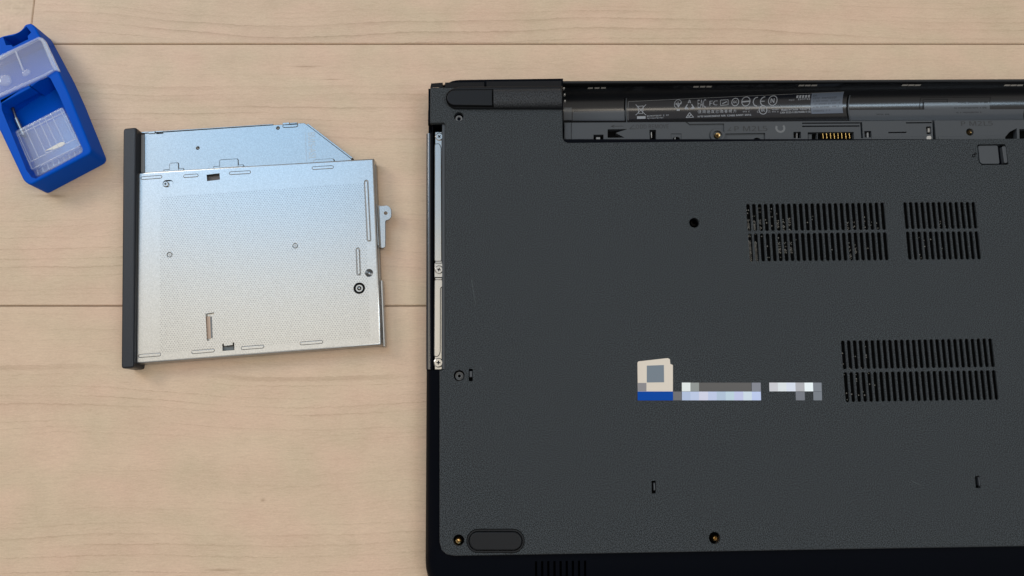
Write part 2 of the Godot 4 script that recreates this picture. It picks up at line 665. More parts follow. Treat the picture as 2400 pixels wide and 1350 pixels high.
func build() -> void:
	var steel := pressed_steel(true)
	var bare_steel := pressed_steel(false)
	bare_steel.albedo_color = Color(0.43, 0.435, 0.43).linear_to_srgb()
	var fine_steel := mat(0.42, 0.415, 0.40, 0.24, 0.95)
	var edge_steel := mat(0.55, 0.54, 0.52, 0.5, 0.9)
	var dull_steel := mat(0.36, 0.35, 0.335, 0.5, 0.85)
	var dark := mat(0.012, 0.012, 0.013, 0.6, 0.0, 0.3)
	var pit := mat(0.004, 0.004, 0.004, 0.9, 0.0, 0.1)  # near-black, also for sheets that stand in for shade in openings
	var brass := mat(0.62, 0.43, 0.19, 0.3, 1.0)
	var gold := mat(0.80, 0.56, 0.20, 0.3, 1.0)
	var deck := grained(mat(0.072, 0.083, 0.091, 0.56, 0.0, 0.31), 5, 47.0, 0.08, 3.4)
	var moulded := mat(0.050, 0.056, 0.063, 0.42, 0.0, 0.45)
	var shell := mat(0.0028, 0.0036, 0.006, 0.34, 0.0, 0.12)
	var gloss := mat(0.006, 0.006, 0.007, 0.22, 0.0, 0.42)
	var rubber := mat(0.010, 0.011, 0.013, 0.45, 0.0, 0.3)
	var trough_m := mat(0.007, 0.0075, 0.009, 0.22, 0.0, 0.5)
	var grey := mat(0.20, 0.20, 0.20, 0.5)
	var pale := mat(0.42, 0.40, 0.37, 0.6)

	# ------------------------------------------------ the floor
	var ground := Node3D.new()
	ground.name = "floor"
	ground.set_meta("kind", "structure")
	ground.set_meta("label", "pale maple board floor with narrow dark seams between the planks")
	add_child(ground)
	part("underlay", prism(rect(Vector2(-1200, -1000), Vector2(1200, 900)), -14, -9), mat(0.05, 0.033, 0.02, 0.9), ground)
	var woods := [
		wood(3, 2048, 640, 900, 155, 0.98, [Vector4(620, 120, 5, 0.2)]),
		wood(11, 2048, 640, 900, 155, 1.0, [Vector4(330, 14, 9, 0.06), Vector4(345, 22, 7, 0.06), Vector4(420, 25, 11, 0.05), Vector4(190, 92, 10, 0.1)]),
		wood(23, 2048, 640, 900, 155, 1.02, [Vector4(319, 103, 1.3, 0.8), Vector4(278, 142, 2.6, 0.5), Vector4(300, 138, 9, 0.08), Vector4(140, 40, 8, 0.06)]),
		wood(41, 1024, 176, 900, 155, 0.97, [])]
	var seams := [-527.4, -372.4, -217.4, -62.7, 92.2, 247.0]
	var joint := -282.0
	for k in 5:
		var runs := [[-750.0, 750.0]]
		if k == 1:
			runs = [[-900.0, joint], [joint, 618.0]]
		elif k == 0:
			runs = [[-600.0, 300.0], [300.0, 900.0]]
		elif k == 4:
			runs = [[-800.0, 100.0], [100.0, 900.0]]
		elif k == 2:
			runs = [[-450.0, 450.0], [450.0, 900.0], [-900.0, -450.0]]
		elif k == 3:
			runs = [[-450.0, 450.0], [450.0, 900.0], [-900.0, -450.0]]
		for q in runs.size():
			var s := prism(rect(Vector2(runs[q][0] + 0.12, seams[k] + 0.24), Vector2(runs[q][1] - 0.12, seams[k + 1] - 0.24)), -9, 0, 0.5)
			for i in s.t.size():
				s.t[i] = Vector2((s.v[i].x - runs[q][0]) / 900.0, (s.v[i].z - seams[k]) / 155.0)
			var which: int = [3, 0, 1, 2, 3][k]
			if q != (1 if k == 1 else 0):
				which = 3
			part("plank", s, woods[which], ground)

	laptop(deck, moulded, shell, gloss, rubber, trough_m, grey, pale, brass, gold, dark, pit, fine_steel, dull_steel)
	drive(steel, bare_steel, edge_steel, dull_steel, dark, pit, grey, deck)
	bit_case(bare_steel)

func laptop(deck: Material, moulded: Material, shell: Material, gloss: Material, rubber: Material, trough_m: Material, grey: Material, pale: Material, brass: Material, gold: Material, dark: Material, pit: Material, bare_steel: Material, dull_steel: Material) -> void:
	var o := thing("laptop", "black laptop lying upside down with empty drive and battery bays", "laptop", Vector3(0.1150, 0, -0.0400), 0.01396)
	var D := 23.0
	# chassis: lid and base under the bottom cover, one bevelled body
	var body := Shape.new()
	var levels := [[0.0, 5.0, 5.0, 3.0, 8.0], [2.0, 1.4, 1.4, 0.5, 9.0], [6.0, 0.2, 0.2, 0.1, 10.0], [10.0, 0.0, 0.0, 0.0, 10.0], [13.5, 0.4, 2.6, 0.0, 10.0], [17.0, 2.6, 8.5, 0.0, 9.0], [20.4, 7.9, 20.2, 0.3, 7.0]]
	var rings := []
	for l in levels:
		var r := turned(rect(Vector2(-160.2 + l[1], -147.6 + l[3]), Vector2(226.0 - l[1], 122.8 - l[2])))
		rings.append(eased(r, l[4] * 1.6, 8))
	var tilts := [-0.8, -0.5, -0.05, 0.05, 0.35, 0.62, 0.55]
	body.cap(rings[0], 0.0, -1.0)
	for i in levels.size() - 1:
		body.wall(rings[i], levels[i][0], rings[i + 1], levels[i + 1][0], 1.0, tilts[i], tilts[i + 1])
	body.cap(rings[-1], 20.4)
	var vents := [
		[Vector2(9.65, -74.44), Vector2(83.98, -74.22), Vector2(83.42, -41.49), Vector2(9.47, -41.84), 24, [[0.02, 0.479], [0.514, 0.98]]],
		[Vector2(93.07, -74.33), Vector2(132.26, -73.90), Vector2(131.81, -41.27), Vector2(92.59, -41.59), 13, [[0.021, 0.474], [0.511, 0.98]]],
		[Vector2(53.45, -1.12), Vector2(132.30, -1.12), Vector2(131.93, 31.55), Vector2(53.13, 31.62), 26, [[0.019, 0.473], [0.515, 0.98]]]]
	var cuts := [
		prism(PackedVector2Array([Vector2(-156.79, -122.95), Vector2(-149.58, -122.85), Vector2(-149.41, 11.58), Vector2(-156.21, 11.48)]), 9, 30),
		prism(PackedVector2Array([Vector2(-169.94, -119.82), Vector2(-157.21, -119.64), Vector2(-156.66, 11.49), Vector2(-168.70, 11.32)]), 12.6, 30),
		prism(PackedVector2Array([Vector2(-170.00, -125.80), Vector2(-157.23, -125.62), Vector2(-157.21, -119.39), Vector2(-169.94, -119.57)]), 8.0, 30),
		prism(PackedVector2Array([Vector2(-84.01, -180.13), Vector2(232.13, -175.72), Vector2(221.64, -107.91), Vector2(-85.75, -112.21)]), 2.0, 30)]
	var plate_cuts := []
	for v in vents:
		var q := PackedVector2Array([v[0], v[1], v[2], v[3]])
		cuts.append(prism(q, 13, 30))
		plate_cuts.append(prism(q, 10, 40))
	for c in [[Vector2(-17.90, -63.85), 2.7, 14.0], [Vector2(-16.72, 95.99), 2.9, 13.5], [Vector2(-142.55, 95.23), 2.75, 13.5], [Vector2(-142.16, -124.93), 2.55, 18.5], [Vector2(-142.19, 14.70), 2.8, 18.5]]:
		cuts.append(prism(circle(c[0], c[1]), c[2], 30))
		plate_cuts.append(prism(circle(c[0], c[1]), 10, 40))
	for k in 9:
		var x: float = lerpf(Vector2(-104.64, 110.00).x, Vector2(-80.39, 110.34).x, k / 8.0)
		cuts.append(prism(rect(Vector2(x - 0.55, Vector2(-95.30, 106.33).y), Vector2(x + 0.55, Vector2(-95.28, 117.19).y)), 10.5, 30))
	bake("chassis", carve(body, cuts), shell, o)
	# the bottom cover
	var outline := PackedVector2Array([Vector2(-157.61, -141.88), Vector2(-86.03, -141.38), Vector2(-85.91, -127.82), Vector2(-86.08, -112.23), Vector2(-85.21, -110.04), Vector2(-83.40, -109.17), Vector2(38.18, -108.80), Vector2(162.40, -108.15), Vector2(219.92, -107.71), Vector2(190.25, 101.69), Vector2(134.83, 101.92), Vector2(-144.86, 102.62), Vector2(-148.62, 101.77), Vector2(-150.92, 99.73), Vector2(-151.98, 95.91), Vector2(-152.20, 12.18), Vector2(-150.02, 11.66), Vector2(-149.37, 11.13), Vector2(-149.55, -120.40), Vector2(-150.24, -121.50), Vector2(-157.62, -121.36)])
	for i in outline.size():
		if outline[i].x > 180.0:
			outline[i].x = 217.6
	var clips := [PackedVector2Array([Vector2(-137.28, 11.30), Vector2(-135.21, 11.33), Vector2(-135.24, 17.71), Vector2(-137.31, 17.69)]), PackedVector2Array([Vector2(-46.50, 68.25), Vector2(-44.37, 68.18), Vector2(-44.56, 74.35), Vector2(-46.68, 74.43)]), PackedVector2Array([Vector2(114.75, 68.23), Vector2(117.10, 68.16), Vector2(117.03, 74.04), Vector2(114.47, 74.11)])]
	for c in clips:
		plate_cuts.append(prism(c, 20.0, 40))
	var foot_hole := stadium(Vector2(-133.01, 95.67), Vector2(-115.83, 95.91), 5.75, 12)
	plate_cuts.append(prism(foot_hole, 21.4, 40))
	var latch_hole := eased(PackedVector2Array([Vector2(136.70, -105.13), Vector2(152.11, -105.16), Vector2(152.24, -93.52), Vector2(137.60, -93.60), Vector2(136.42, -95.17)]), 1.2)
	plate_cuts.append(prism(latch_hole, 20.0, 40))
	bake("bottom_cover", carve(prism(outline, 20.42, D, 0.35), plate_cuts), deck, o)
	# hinge corner under the cover
	part("hinge_block", prism(PackedVector2Array([Vector2(-158.94, -142.36), Vector2(-85.86, -141.58), Vector2(-86.44, -118.61), Vector2(-149.77, -119.50), Vector2(-149.78, -122.44), Vector2(-158.83, -122.57)]), 7.0, 20.40), shell, o)
	for f in [[Vector2(-157.61, -141.83), Vector2(-150.86, -141.79), Vector2(-157.23, -146.11), Vector2(-151.22, -146.53)], [Vector2(-149.46, -141.77), Vector2(-128.21, -141.65), Vector2(-149.81, -146.56), Vector2(-128.32, -146.53)], [Vector2(-126.93, -141.65), Vector2(-86.15, -141.36), Vector2(-127.02, -146.99), Vector2(-85.75, -146.79)]]:
		var sk := Shape.new()
		var t0 := Vector3(f[0].x, D - 0.03, f[0].y)
		var t1 := Vector3(f[1].x, D - 0.03, f[1].y)
		var r0 := Vector3(f[2].x, 19.0, f[2].y)
		var r1 := Vector3(f[3].x, 19.0, f[3].y)
		var m0 := t0.lerp(r0, 0.75) + Vector3(0, 1.3, 0)
		var m1 := t1.lerp(r1, 0.75) + Vector3(0, 1.3, 0)
		var dn := Vector3(0, -4.5, 0)
		sk.flat([t0, t1, m1, m0], Vector3(0, 1, -0.4))
		sk.flat([m0, m1, r1, r0], Vector3(0, 0.5, -1))
		sk.flat([r0, r1, r1 + dn, r0 + dn], Vector3(0, 0, -1))
		sk.flat([t0, m0, r0, r0 + dn, t0 + dn * 2.0], Vector3.LEFT)
		sk.flat([t1, m1, r1, r1 + dn, t1 + dn * 2.0], Vector3.RIGHT)
		part("rear_skirt", sk, rubber, o)
	part("side_rail", tube([Vector3(Vector2(-158.91, -119.12).x, 12.4, Vector2(-158.91, -119.12).y), Vector3(Vector2(-158.39, 10.76).x, 12.4, Vector2(-158.39, 10.76).y)], [1.9, 1.9], 14), mat(0.02, 0.022, 0.027, 0.18, 0.0, 0.9), o)
	# vents with the dark guard behind the slots
	for v in vents:
		vent(o, v[0], v[1], v[2], v[3], v[4], v[5], D, deck)
	var guard := MultiMesh.new()
	guard.transform_format = MultiMesh.TRANSFORM_3D
	var bead := SphereMesh.new()
	bead.radius = 0.00032
	bead.height = 0.0005
	bead.radial_segments = 8
	bead.rings = 4
	guard.mesh = bead
	var rng := RandomNumberGenerator.new()
	rng.seed = 77
	var spots := []
	var v0: Array = vents[0]
	for z in [[0, 0, 3, 0.28, 0.47, 0.8], [0, 0, 2, 0.63, 0.97, 0.95], [0, 0, 3, 0.52, 0.56, 0.9], [0, 5, 8, 0.26, 0.47, 0.55], [0, 5, 8, 0.66, 0.86, 0.6], [0, 17, 19, 0.30, 0.46, 0.3], [0, 17, 19, 0.66, 0.95, 0.4], [0, 20, 23, 0.2, 0.45, 0.12], [1, 5, 8, 0.3, 0.46, 0.2], [1, 2, 7, 0.6, 0.97, 0.08], [2, 0, 6, 0.1, 0.95, 0.06], [0, 8, 24, 0.06, 0.95, 0.015], [0, 3, 6, 0.06, 0.95, 0.08], [0, 0, 3, 0.08, 0.3, 0.15]]:
		var w: Array = vents[z[0]]
		var rows_mm: float = w[0].distance_to(w[3])
		for c in range(z[1], z[2]):
			var at: float = z[3]
			var odd := 0
			while at < z[4]:
				if rng.randf() < z[5]:
					for side in ([-0.17, 0.17] if odd % 2 == 0 else [0.0]):
						var u: float = (c + 0.5 + side) / w[4]
						spots.append(w[0].lerp(w[1], u).lerp(w[3].lerp(w[2], u), at))
				at += 0.55 / rows_mm
				odd += 1
	guard.instance_count = spots.size()
	for i in spots.size():
		guard.set_instance_transform(i, Transform3D(Basis.IDENTITY.scaled(Vector3.ONE * rng.randf_range(0.6, 1.15)), Vector3(spots[i].x, D - 1.6, spots[i].y) * MM))
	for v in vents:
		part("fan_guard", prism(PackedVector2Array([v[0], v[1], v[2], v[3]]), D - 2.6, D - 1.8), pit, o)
	var mesh_dots := MultiMeshInstance3D.new()
	mesh_dots.name = "guard_mesh"
	mesh_dots.multimesh = guard
	mesh_dots.material_override = mat(0.30, 0.28, 0.245, 0.4)
	mesh_dots.set_meta("kind", "stuff")
	o.add_child(mesh_dots)
	# screw seats
	part("screw_seat", lathe(Vector2(-142.16, -124.56), PackedVector2Array([Vector2(0.95, 18.7), Vector2(0.95, 20.4), Vector2(1.25, 20.9), Vector2(1.8, 20.9), Vector2(2.1, 20.3), Vector2(2.5, 19.6)])), grey, o)
	part("screw_seat", lathe(Vector2(-142.26, 14.80), PackedVector2Array([Vector2(0.8, 18.6), Vector2(0.85, 20.5), Vector2(1.2, 20.75), Vector2(1.5, 20.1), Vector2(2.1, 19.9), Vector2(2.25, 18.6)])), grey, o)
	for c in [Vector2(-142.46, 14.67), Vector2(-142.43, -126.36)]:
		part("seat_hole_shade", prism(circle(c, 2.6, 20), 18.45, 18.75), pit, o)  # black disc painted for the shade inside the screw seat
	for c in [Vector2(-143.03, 96.26), Vector2(-14.94, 97.02)]:
		part("threaded_insert", lathe(c, PackedVector2Array([Vector2(0, 13.6), Vector2(0.75, 13.7), Vector2(0.8, 16.6), Vector2(1.45, 16.9), Vector2(1.75, 16.2), Vector2(1.75, 13.6)])), brass, o, "brass threaded insert deep in its hole")
	part("post", lathe(Vector2(-16.39, -65.43), PackedVector2Array([Vector2(0, 14.2), Vector2(0.9, 14.3), Vector2(1.0, 16.4), Vector2(1.5, 16.4), Vector2(1.7, 14.1)])), dark, o)
	for c in [[Vector2(-136.91, 12.54), Vector2(-135.50, 15.60)], [Vector2(-45.52, 69.27), Vector2(-44.73, 72.90)], [Vector2(116.57, 68.74), Vector2(117.46, 72.89)]]:
		part("clip", prism(rect(c[0], c[1]), 20.45, 22.7, 0.2), moulded, o)
	for c in clips:
		part("clip_pit", prism(c, 20.43, 20.5), pit, o)
	# feet
	var ringo := stadium(Vector2(-133.01, 95.67), Vector2(-115.83, 95.91), 5.35, 12)
	var ringi := stadium(Vector2(-133.01, 95.67), Vector2(-115.83, 95.91), 4.75, 12)
	part("foot_rim", ring_plate(ringo, ringi, 21.4, 23.35), rubber, o)
	part("foot", pillow(stadium(Vector2(-132.97, 95.62), Vector2(-115.83, 95.86), 4.35, 12), 21.4, 24.2, 0.7), rubber, o)
	var mound := PackedVector2Array()
	for p in PackedVector2Array([Vector2(-85.90, -128.06), Vector2(-85.56, -141.37), Vector2(-142.13, -141.67)]):
		mound.append(p)
	var c0 := Vector2(-142.84, -135.13)
	for k in 13:
		mound.append(c0 + Vector2.from_angle(-PI / 2 - PI * k / 12) * 6.2)
	part("hinge_mound", pillow(mound, 22.9, 25.4, 2.0, 5), rubber, o)
	var pad := PackedVector2Array()
	for p in PackedVector2Array([Vector2(-123.78, -129.74), Vector2(-123.69, -138.80)]):
		pad.append(p)
	var c1 := Vector2(-144.01, -134.54)
	for k in 13:
		pad.append(c1 + Vector2.from_angle(-PI / 2 - PI * k / 12) * 4.3)
	part("foot_groove_shade", prism(inset(turned(pad), -0.5), 24.8, 25.46), pit, o)  # black plate stands in for the shaded groove around the foot
	part("foot", pillow(pad, 24.8, 26.1, 0.45), rubber, o, "rounded rubber foot on the hinge corner")
	# the rounded hinge barrel right of that foot
	var bar := Shape.new()
	var bx0: float = Vector2(-123.04, -134.37).x
	var bx1: float = Vector2(-86.41, -133.86).x
	var bz: float = Vector2(-103.92, -134.10).y
	for k in 14:
		var a := PI * k / 14
		var b := PI * (k + 1) / 14
		var pa := Vector3(0, sin(a), -cos(a))
		var pb := Vector3(0, sin(b), -cos(b))
		var sc := Vector3(1, 2.9, 5.2)
		var off := Vector3(0, 24.6, bz)
		var na := (pa / sc).normalized()
		var nb := (pb / sc).normalized()
		bar.quad(Vector3(bx0, 0, 0) + pa * sc + off, Vector3(bx1, 0, 0) + pa * sc + off, Vector3(bx1, 0, 0) + pb * sc + off, Vector3(bx0, 0, 0) + pb * sc + off, na, na, nb, nb)
		bar.flat([Vector3(bx0, 24.6, bz), Vector3(bx0, 0, 0) + pa * sc + off, Vector3(bx0, 0, 0) + pb * sc + off], Vector3.LEFT)
		bar.flat([Vector3(bx1, 24.6, bz), Vector3(bx1, 0, 0) + pa * sc + off, Vector3(bx1, 0, 0) + pb * sc + off], Vector3.RIGHT)
	part("hinge_barrel", bar, grained(mat(0.050, 0.054, 0.060, 0.45, 0.0, 0.35), 6, 62.0, 0.1, 3.0), o)
	# latch
	part("latch_plate", prism(eased(PackedVector2Array([Vector2(137.73, -104.77), Vector2(148.33, -104.79), Vector2(148.07, -94.45), Vector2(138.56, -94.53), Vector2(137.56, -95.75)]), 0.9), 20.45, 22.1, 0.1), moulded, o)
	part("latch", pillow(eased(PackedVector2Array([Vector2(150.11, -104.05), Vector2(152.18, -104.02), Vector2(152.02, -94.65), Vector2(150.16, -94.44)]), 1.0), 20.45, 22.9, 0.3), moulded, o)
	var icon := Shape.new()
	ring_plate(circle(Vector2(134.11, -98.80), 0.95, 14), circle(Vector2(134.11, -98.80), 0.55, 14), 22.9, 23.06, icon)
	ring_plate(circle(Vector2(135.17, -99.98), 0.6, 12), circle(Vector2(135.17, -99.98), 0.3, 12), 22.9, 23.05, icon)
	part("lock_icon", icon, pit, o)
	# sticker and, beside it, added cells that copy a pixel mosaic over print
	var sticker := part("product_sticker", prism(PackedVector2Array([Vector2(-51.01, 9.46), Vector2(-50.43, 8.81), Vector2(-35.41, 7.34), Vector2(-34.34, 7.95), Vector2(-34.25, 10.35), Vector2(-32.96, 10.91), Vector2(-33.86, 28.59), Vector2(-51.60, 28.45)]), 23.0, 23.12), mat(0.70, 0.62, 0.52, 0.5), o)
	part("printed_square", prism(PackedVector2Array([Vector2(-46.31, 11.06), Vector2(-37.58, 10.86), Vector2(-37.90, 19.62), Vector2(-46.70, 19.61)]), 23.1, 23.16), mat(0.15, 0.19, 0.23, 0.5), sticker)
	part("printed_corner", prism(PackedVector2Array([Vector2(-51.26, 19.76), Vector2(-46.92, 19.82), Vector2(-47.11, 24.02), Vector2(-51.44, 23.95)]), 23.1, 23.17), mat(0.24, 0.23, 0.24, 0.5), sticker)
	part("blue_band", prism(PackedVector2Array([Vector2(-51.55, 24.06), Vector2(-33.58, 24.31), Vector2(-33.81, 28.81), Vector2(-51.75, 28.56)]), 23.1, 23.18), mat(0.0, 0.063, 0.36, 0.5, 0.0, 0.2), sticker)
	var tones := [[1598, 1618, 897, 0.80, 0.85, 0.83], [1618, 1638, 897, 0.27, 0.29, 0.28], [1638, 1760, 897, 0.080, 0.075, 0.072], [1761, 1782, 897, 0.21, 0.22, 0.26], [1802, 1822, 897, 0.62, 0.62, 0.66], [1822, 1842, 897, 0.76, 0.81, 0.83], [1842, 1863, 897, 0.72, 0.77, 0.88], [1863, 1884, 897, 0.43, 0.43, 0.46], [1884, 1904, 897, 0.88, 0.96, 0.98], [1904, 1924, 897, 0.18, 0.20, 0.23],
		[1598, 1618, 918, 0.45, 0.54, 0.74], [1618, 1638, 918, 0.52, 0.60, 0.81], [1638, 1659, 918, 0.66, 0.67, 0.82], [1659, 1679, 918, 0.53, 0.60, 0.82], [1679, 1700, 918, 0.44, 0.55, 0.70], [1700, 1720, 918, 0.52, 0.66, 0.76], [1720, 1741, 918, 0.54, 0.58, 0.82], [1741, 1761, 918, 0.63, 0.73, 0.83], [1761, 1782, 918, 0.52, 0.61, 0.88], [1863, 1884, 918, 0.15, 0.16, 0.19], [1904, 1924, 918, 0.16, 0.18, 0.21], [1577, 1597, 918, 0.13, 0.13, 0.14]]
	var pk := mosaic_grid(Vector2(-32.96, 10.91), Vector2(46.60, 12.02), Vector2(-34.10, 33.18))
	for c in tones:
		var a := Vector2((c[0] - 1577.0) / 365.0, (c[2] - 855.5) / 103.5)
		var b := Vector2((c[1] - 1577.0) / 365.0, (c[2] + 20.4 - 855.5) / 103.5)
		var qd := PackedVector2Array([pk.call(a), pk.call(Vector2(b.x, a.y)), pk.call(b), pk.call(Vector2(a.x, b.y))])
		part("mosaic_cell", prism(qd, 23.0, 23.04), mat(c[3], c[4], c[5], 0.5), o)
	# faint scuffs on the cover
	for c in [[Vector2(-109.87, -90.74), Vector2(-107.81, -91.43)], [Vector2(-135.65, -35.00), Vector2(-133.50, -21.26)], [Vector2(-131.28, 10.30), Vector2(-130.43, 13.35)], [Vector2(83.24, 70.27), Vector2(87.67, 72.60)]]:
		var dd: Vector2 = (c[1] - c[0]).normalized().orthogonal() * 0.09
		part("scuff", prism(PackedVector2Array([c[0] + dd, c[1] + dd * 0.4, c[1] - dd * 0.4, c[0] - dd]), 22.98, 23.02), mat(0.10, 0.105, 0.11, 0.6), o)

	var dust := MultiMesh.new()
	dust.transform_format = MultiMesh.TRANSFORM_3D
	var mote := BoxMesh.new()
	mote.size = Vector3(0.00022, 0.00006, 0.00014)
	dust.mesh = mote
	var places := []
	while places.size() < 170:
		var p := Vector2(rng.randf_range(-148, 190), rng.randf_range(-96, 100))
		var blocked := false
		for v in vents:
			blocked = blocked or Geometry2D.is_point_in_polygon(p, PackedVector2Array([v[0], v[1], v[2], v[3]]))
		if not blocked:
			places.append(p)
	dust.instance_count = places.size()
	for i in places.size():
		dust.set_instance_transform(i, Transform3D(Basis(Vector3.UP, rng.randf() * TAU).scaled(Vector3(rng.randf_range(0.4, 2.2), 1, rng.randf_range(0.4, 1.0))), Vector3(places[i].x, D + 0.02, places[i].y) * MM))
	var motes := MultiMeshInstance3D.new()
	motes.name = "dust"
	motes.multimesh = dust
	motes.material_override = mat(0.16, 0.16, 0.16, 0.8)
	motes.set_meta("kind", "stuff")
	o.add_child(motes)
	drive_bay(o, bare_steel, dull_steel, moulded, gloss, dark, pit)
	battery_bay(o, moulded, trough_m, shell, grey, pale, brass, gold, dark, pit)

func mosaic_grid(a: Vector2, b: Vector2, c: Vector2) -> Callable:
	return func(p: Vector2) -> Vector2: return a + (b - a) * p.x + (c - a) * p.y

func drive_bay(o: Node3D, bare_steel: Material, dull_steel: Material, moulded: Material, gloss: Material, dark: Material, pit: Material) -> void:
	var strip := part("metal_strip", prism(PackedVector2Array([Vector2(-155.56, -118.73), Vector2(-151.70, -118.67), Vector2(-151.44, 11.24), Vector2(-155.31, 11.18), Vector2(-155.27, -39.86)]), 10.0, 17.0, 0.25), bare_steel, o, "bright steel strip inside the empty drive bay")
	for g in [inset(turned(eased(PackedVector2Array([Vector2(-155.53, -111.60), Vector2(-153.32, -111.82), Vector2(-152.27, -109.84), Vector2(-151.90, -46.28), Vector2(-155.41, -46.33)]), 0.8)), -0.28), inset(turned(eased(PackedVector2Array([Vector2(-155.37, -36.18), Vector2(-151.42, -36.12), Vector2(-151.41, -32.45), Vector2(-152.43, -31.78), Vector2(-152.46, 2.26), Vector2(-153.45, 4.25), Vector2(-155.44, 4.22)]), 0.8)), -0.28), PackedVector2Array([Vector2(-155.52, -45.45), Vector2(-151.33, -45.39), Vector2(-151.31, -37.04), Vector2(-155.49, -37.10)])]:
		part("panel_gap", prism(g, 16.9, 17.03), mat(0.05, 0.045, 0.04, 0.6), strip)
	part("raised_panel", prism(eased(PackedVector2Array([Vector2(-155.53, -111.60), Vector2(-153.32, -111.82), Vector2(-152.27, -109.84), Vector2(-151.90, -46.28), Vector2(-155.41, -46.33)]), 0.8), 16.9, 17.15, 0.13), bare_steel, strip)
	part("raised_panel", prism(eased(PackedVector2Array([Vector2(-155.37, -36.18), Vector2(-151.42, -36.12), Vector2(-151.41, -32.45), Vector2(-152.43, -31.78), Vector2(-152.46, 2.26), Vector2(-153.45, 4.25), Vector2(-155.44, 4.22)]), 0.8), 16.9, 17.15, 0.13), bare_steel, strip)
	part("tab", prism(PackedVector2Array([Vector2(-155.52, -45.06), Vector2(-151.33, -45.00), Vector2(-151.31, -37.50), Vector2(-155.49, -37.56)]), 16.9, 17.4, 0.12), bare_steel, strip)
	screw(Vector2(-153.08, -41.57), 17.8, 2.3, bare_steel, dark, strip)
	screw(Vector2(-153.28, 7.61), 17.6, 2.5, bare_steel, dark, strip, "screw", 0.1)
	screw(Vector2(-153.17, -115.79), 17.6, 2.2, bare_steel, dark, strip, "screw", 0.9)
	part("bay_lip", prism(PackedVector2Array([Vector2(-151.28, -121.48), Vector2(-149.61, -121.46), Vector2(-149.43, 11.43), Vector2(-151.01, 11.41)]), 18.6, 21.3, 0.2), moulded, o)
	# small catches along the outer rail
	for y in [Vector2(-156.97, -107.21), Vector2(-156.93, -97.41), Vector2(-156.87, -81.40), Vector2(-156.80, -65.36), Vector2(-156.74, -48.84), Vector2(-156.90, -34.17), Vector2(-156.84, -18.76), Vector2(-156.77, -2.88), Vector2(-156.73, 7.22)]:
		part("rail_catch", prism(rect(y - Vector2(0.35, 3.2), y + Vector2(0.5, 3.2)), 9.0, 13.4, 0.2), gloss, o)
	part("bay_floor", prism(PackedVector2Array([Vector2(-158.18, -126.97), Vector2(-150.29, -126.86), Vector2(-150.13, 11.05), Vector2(-157.58, 10.95)]), 8.9, 9.06), pit, o)

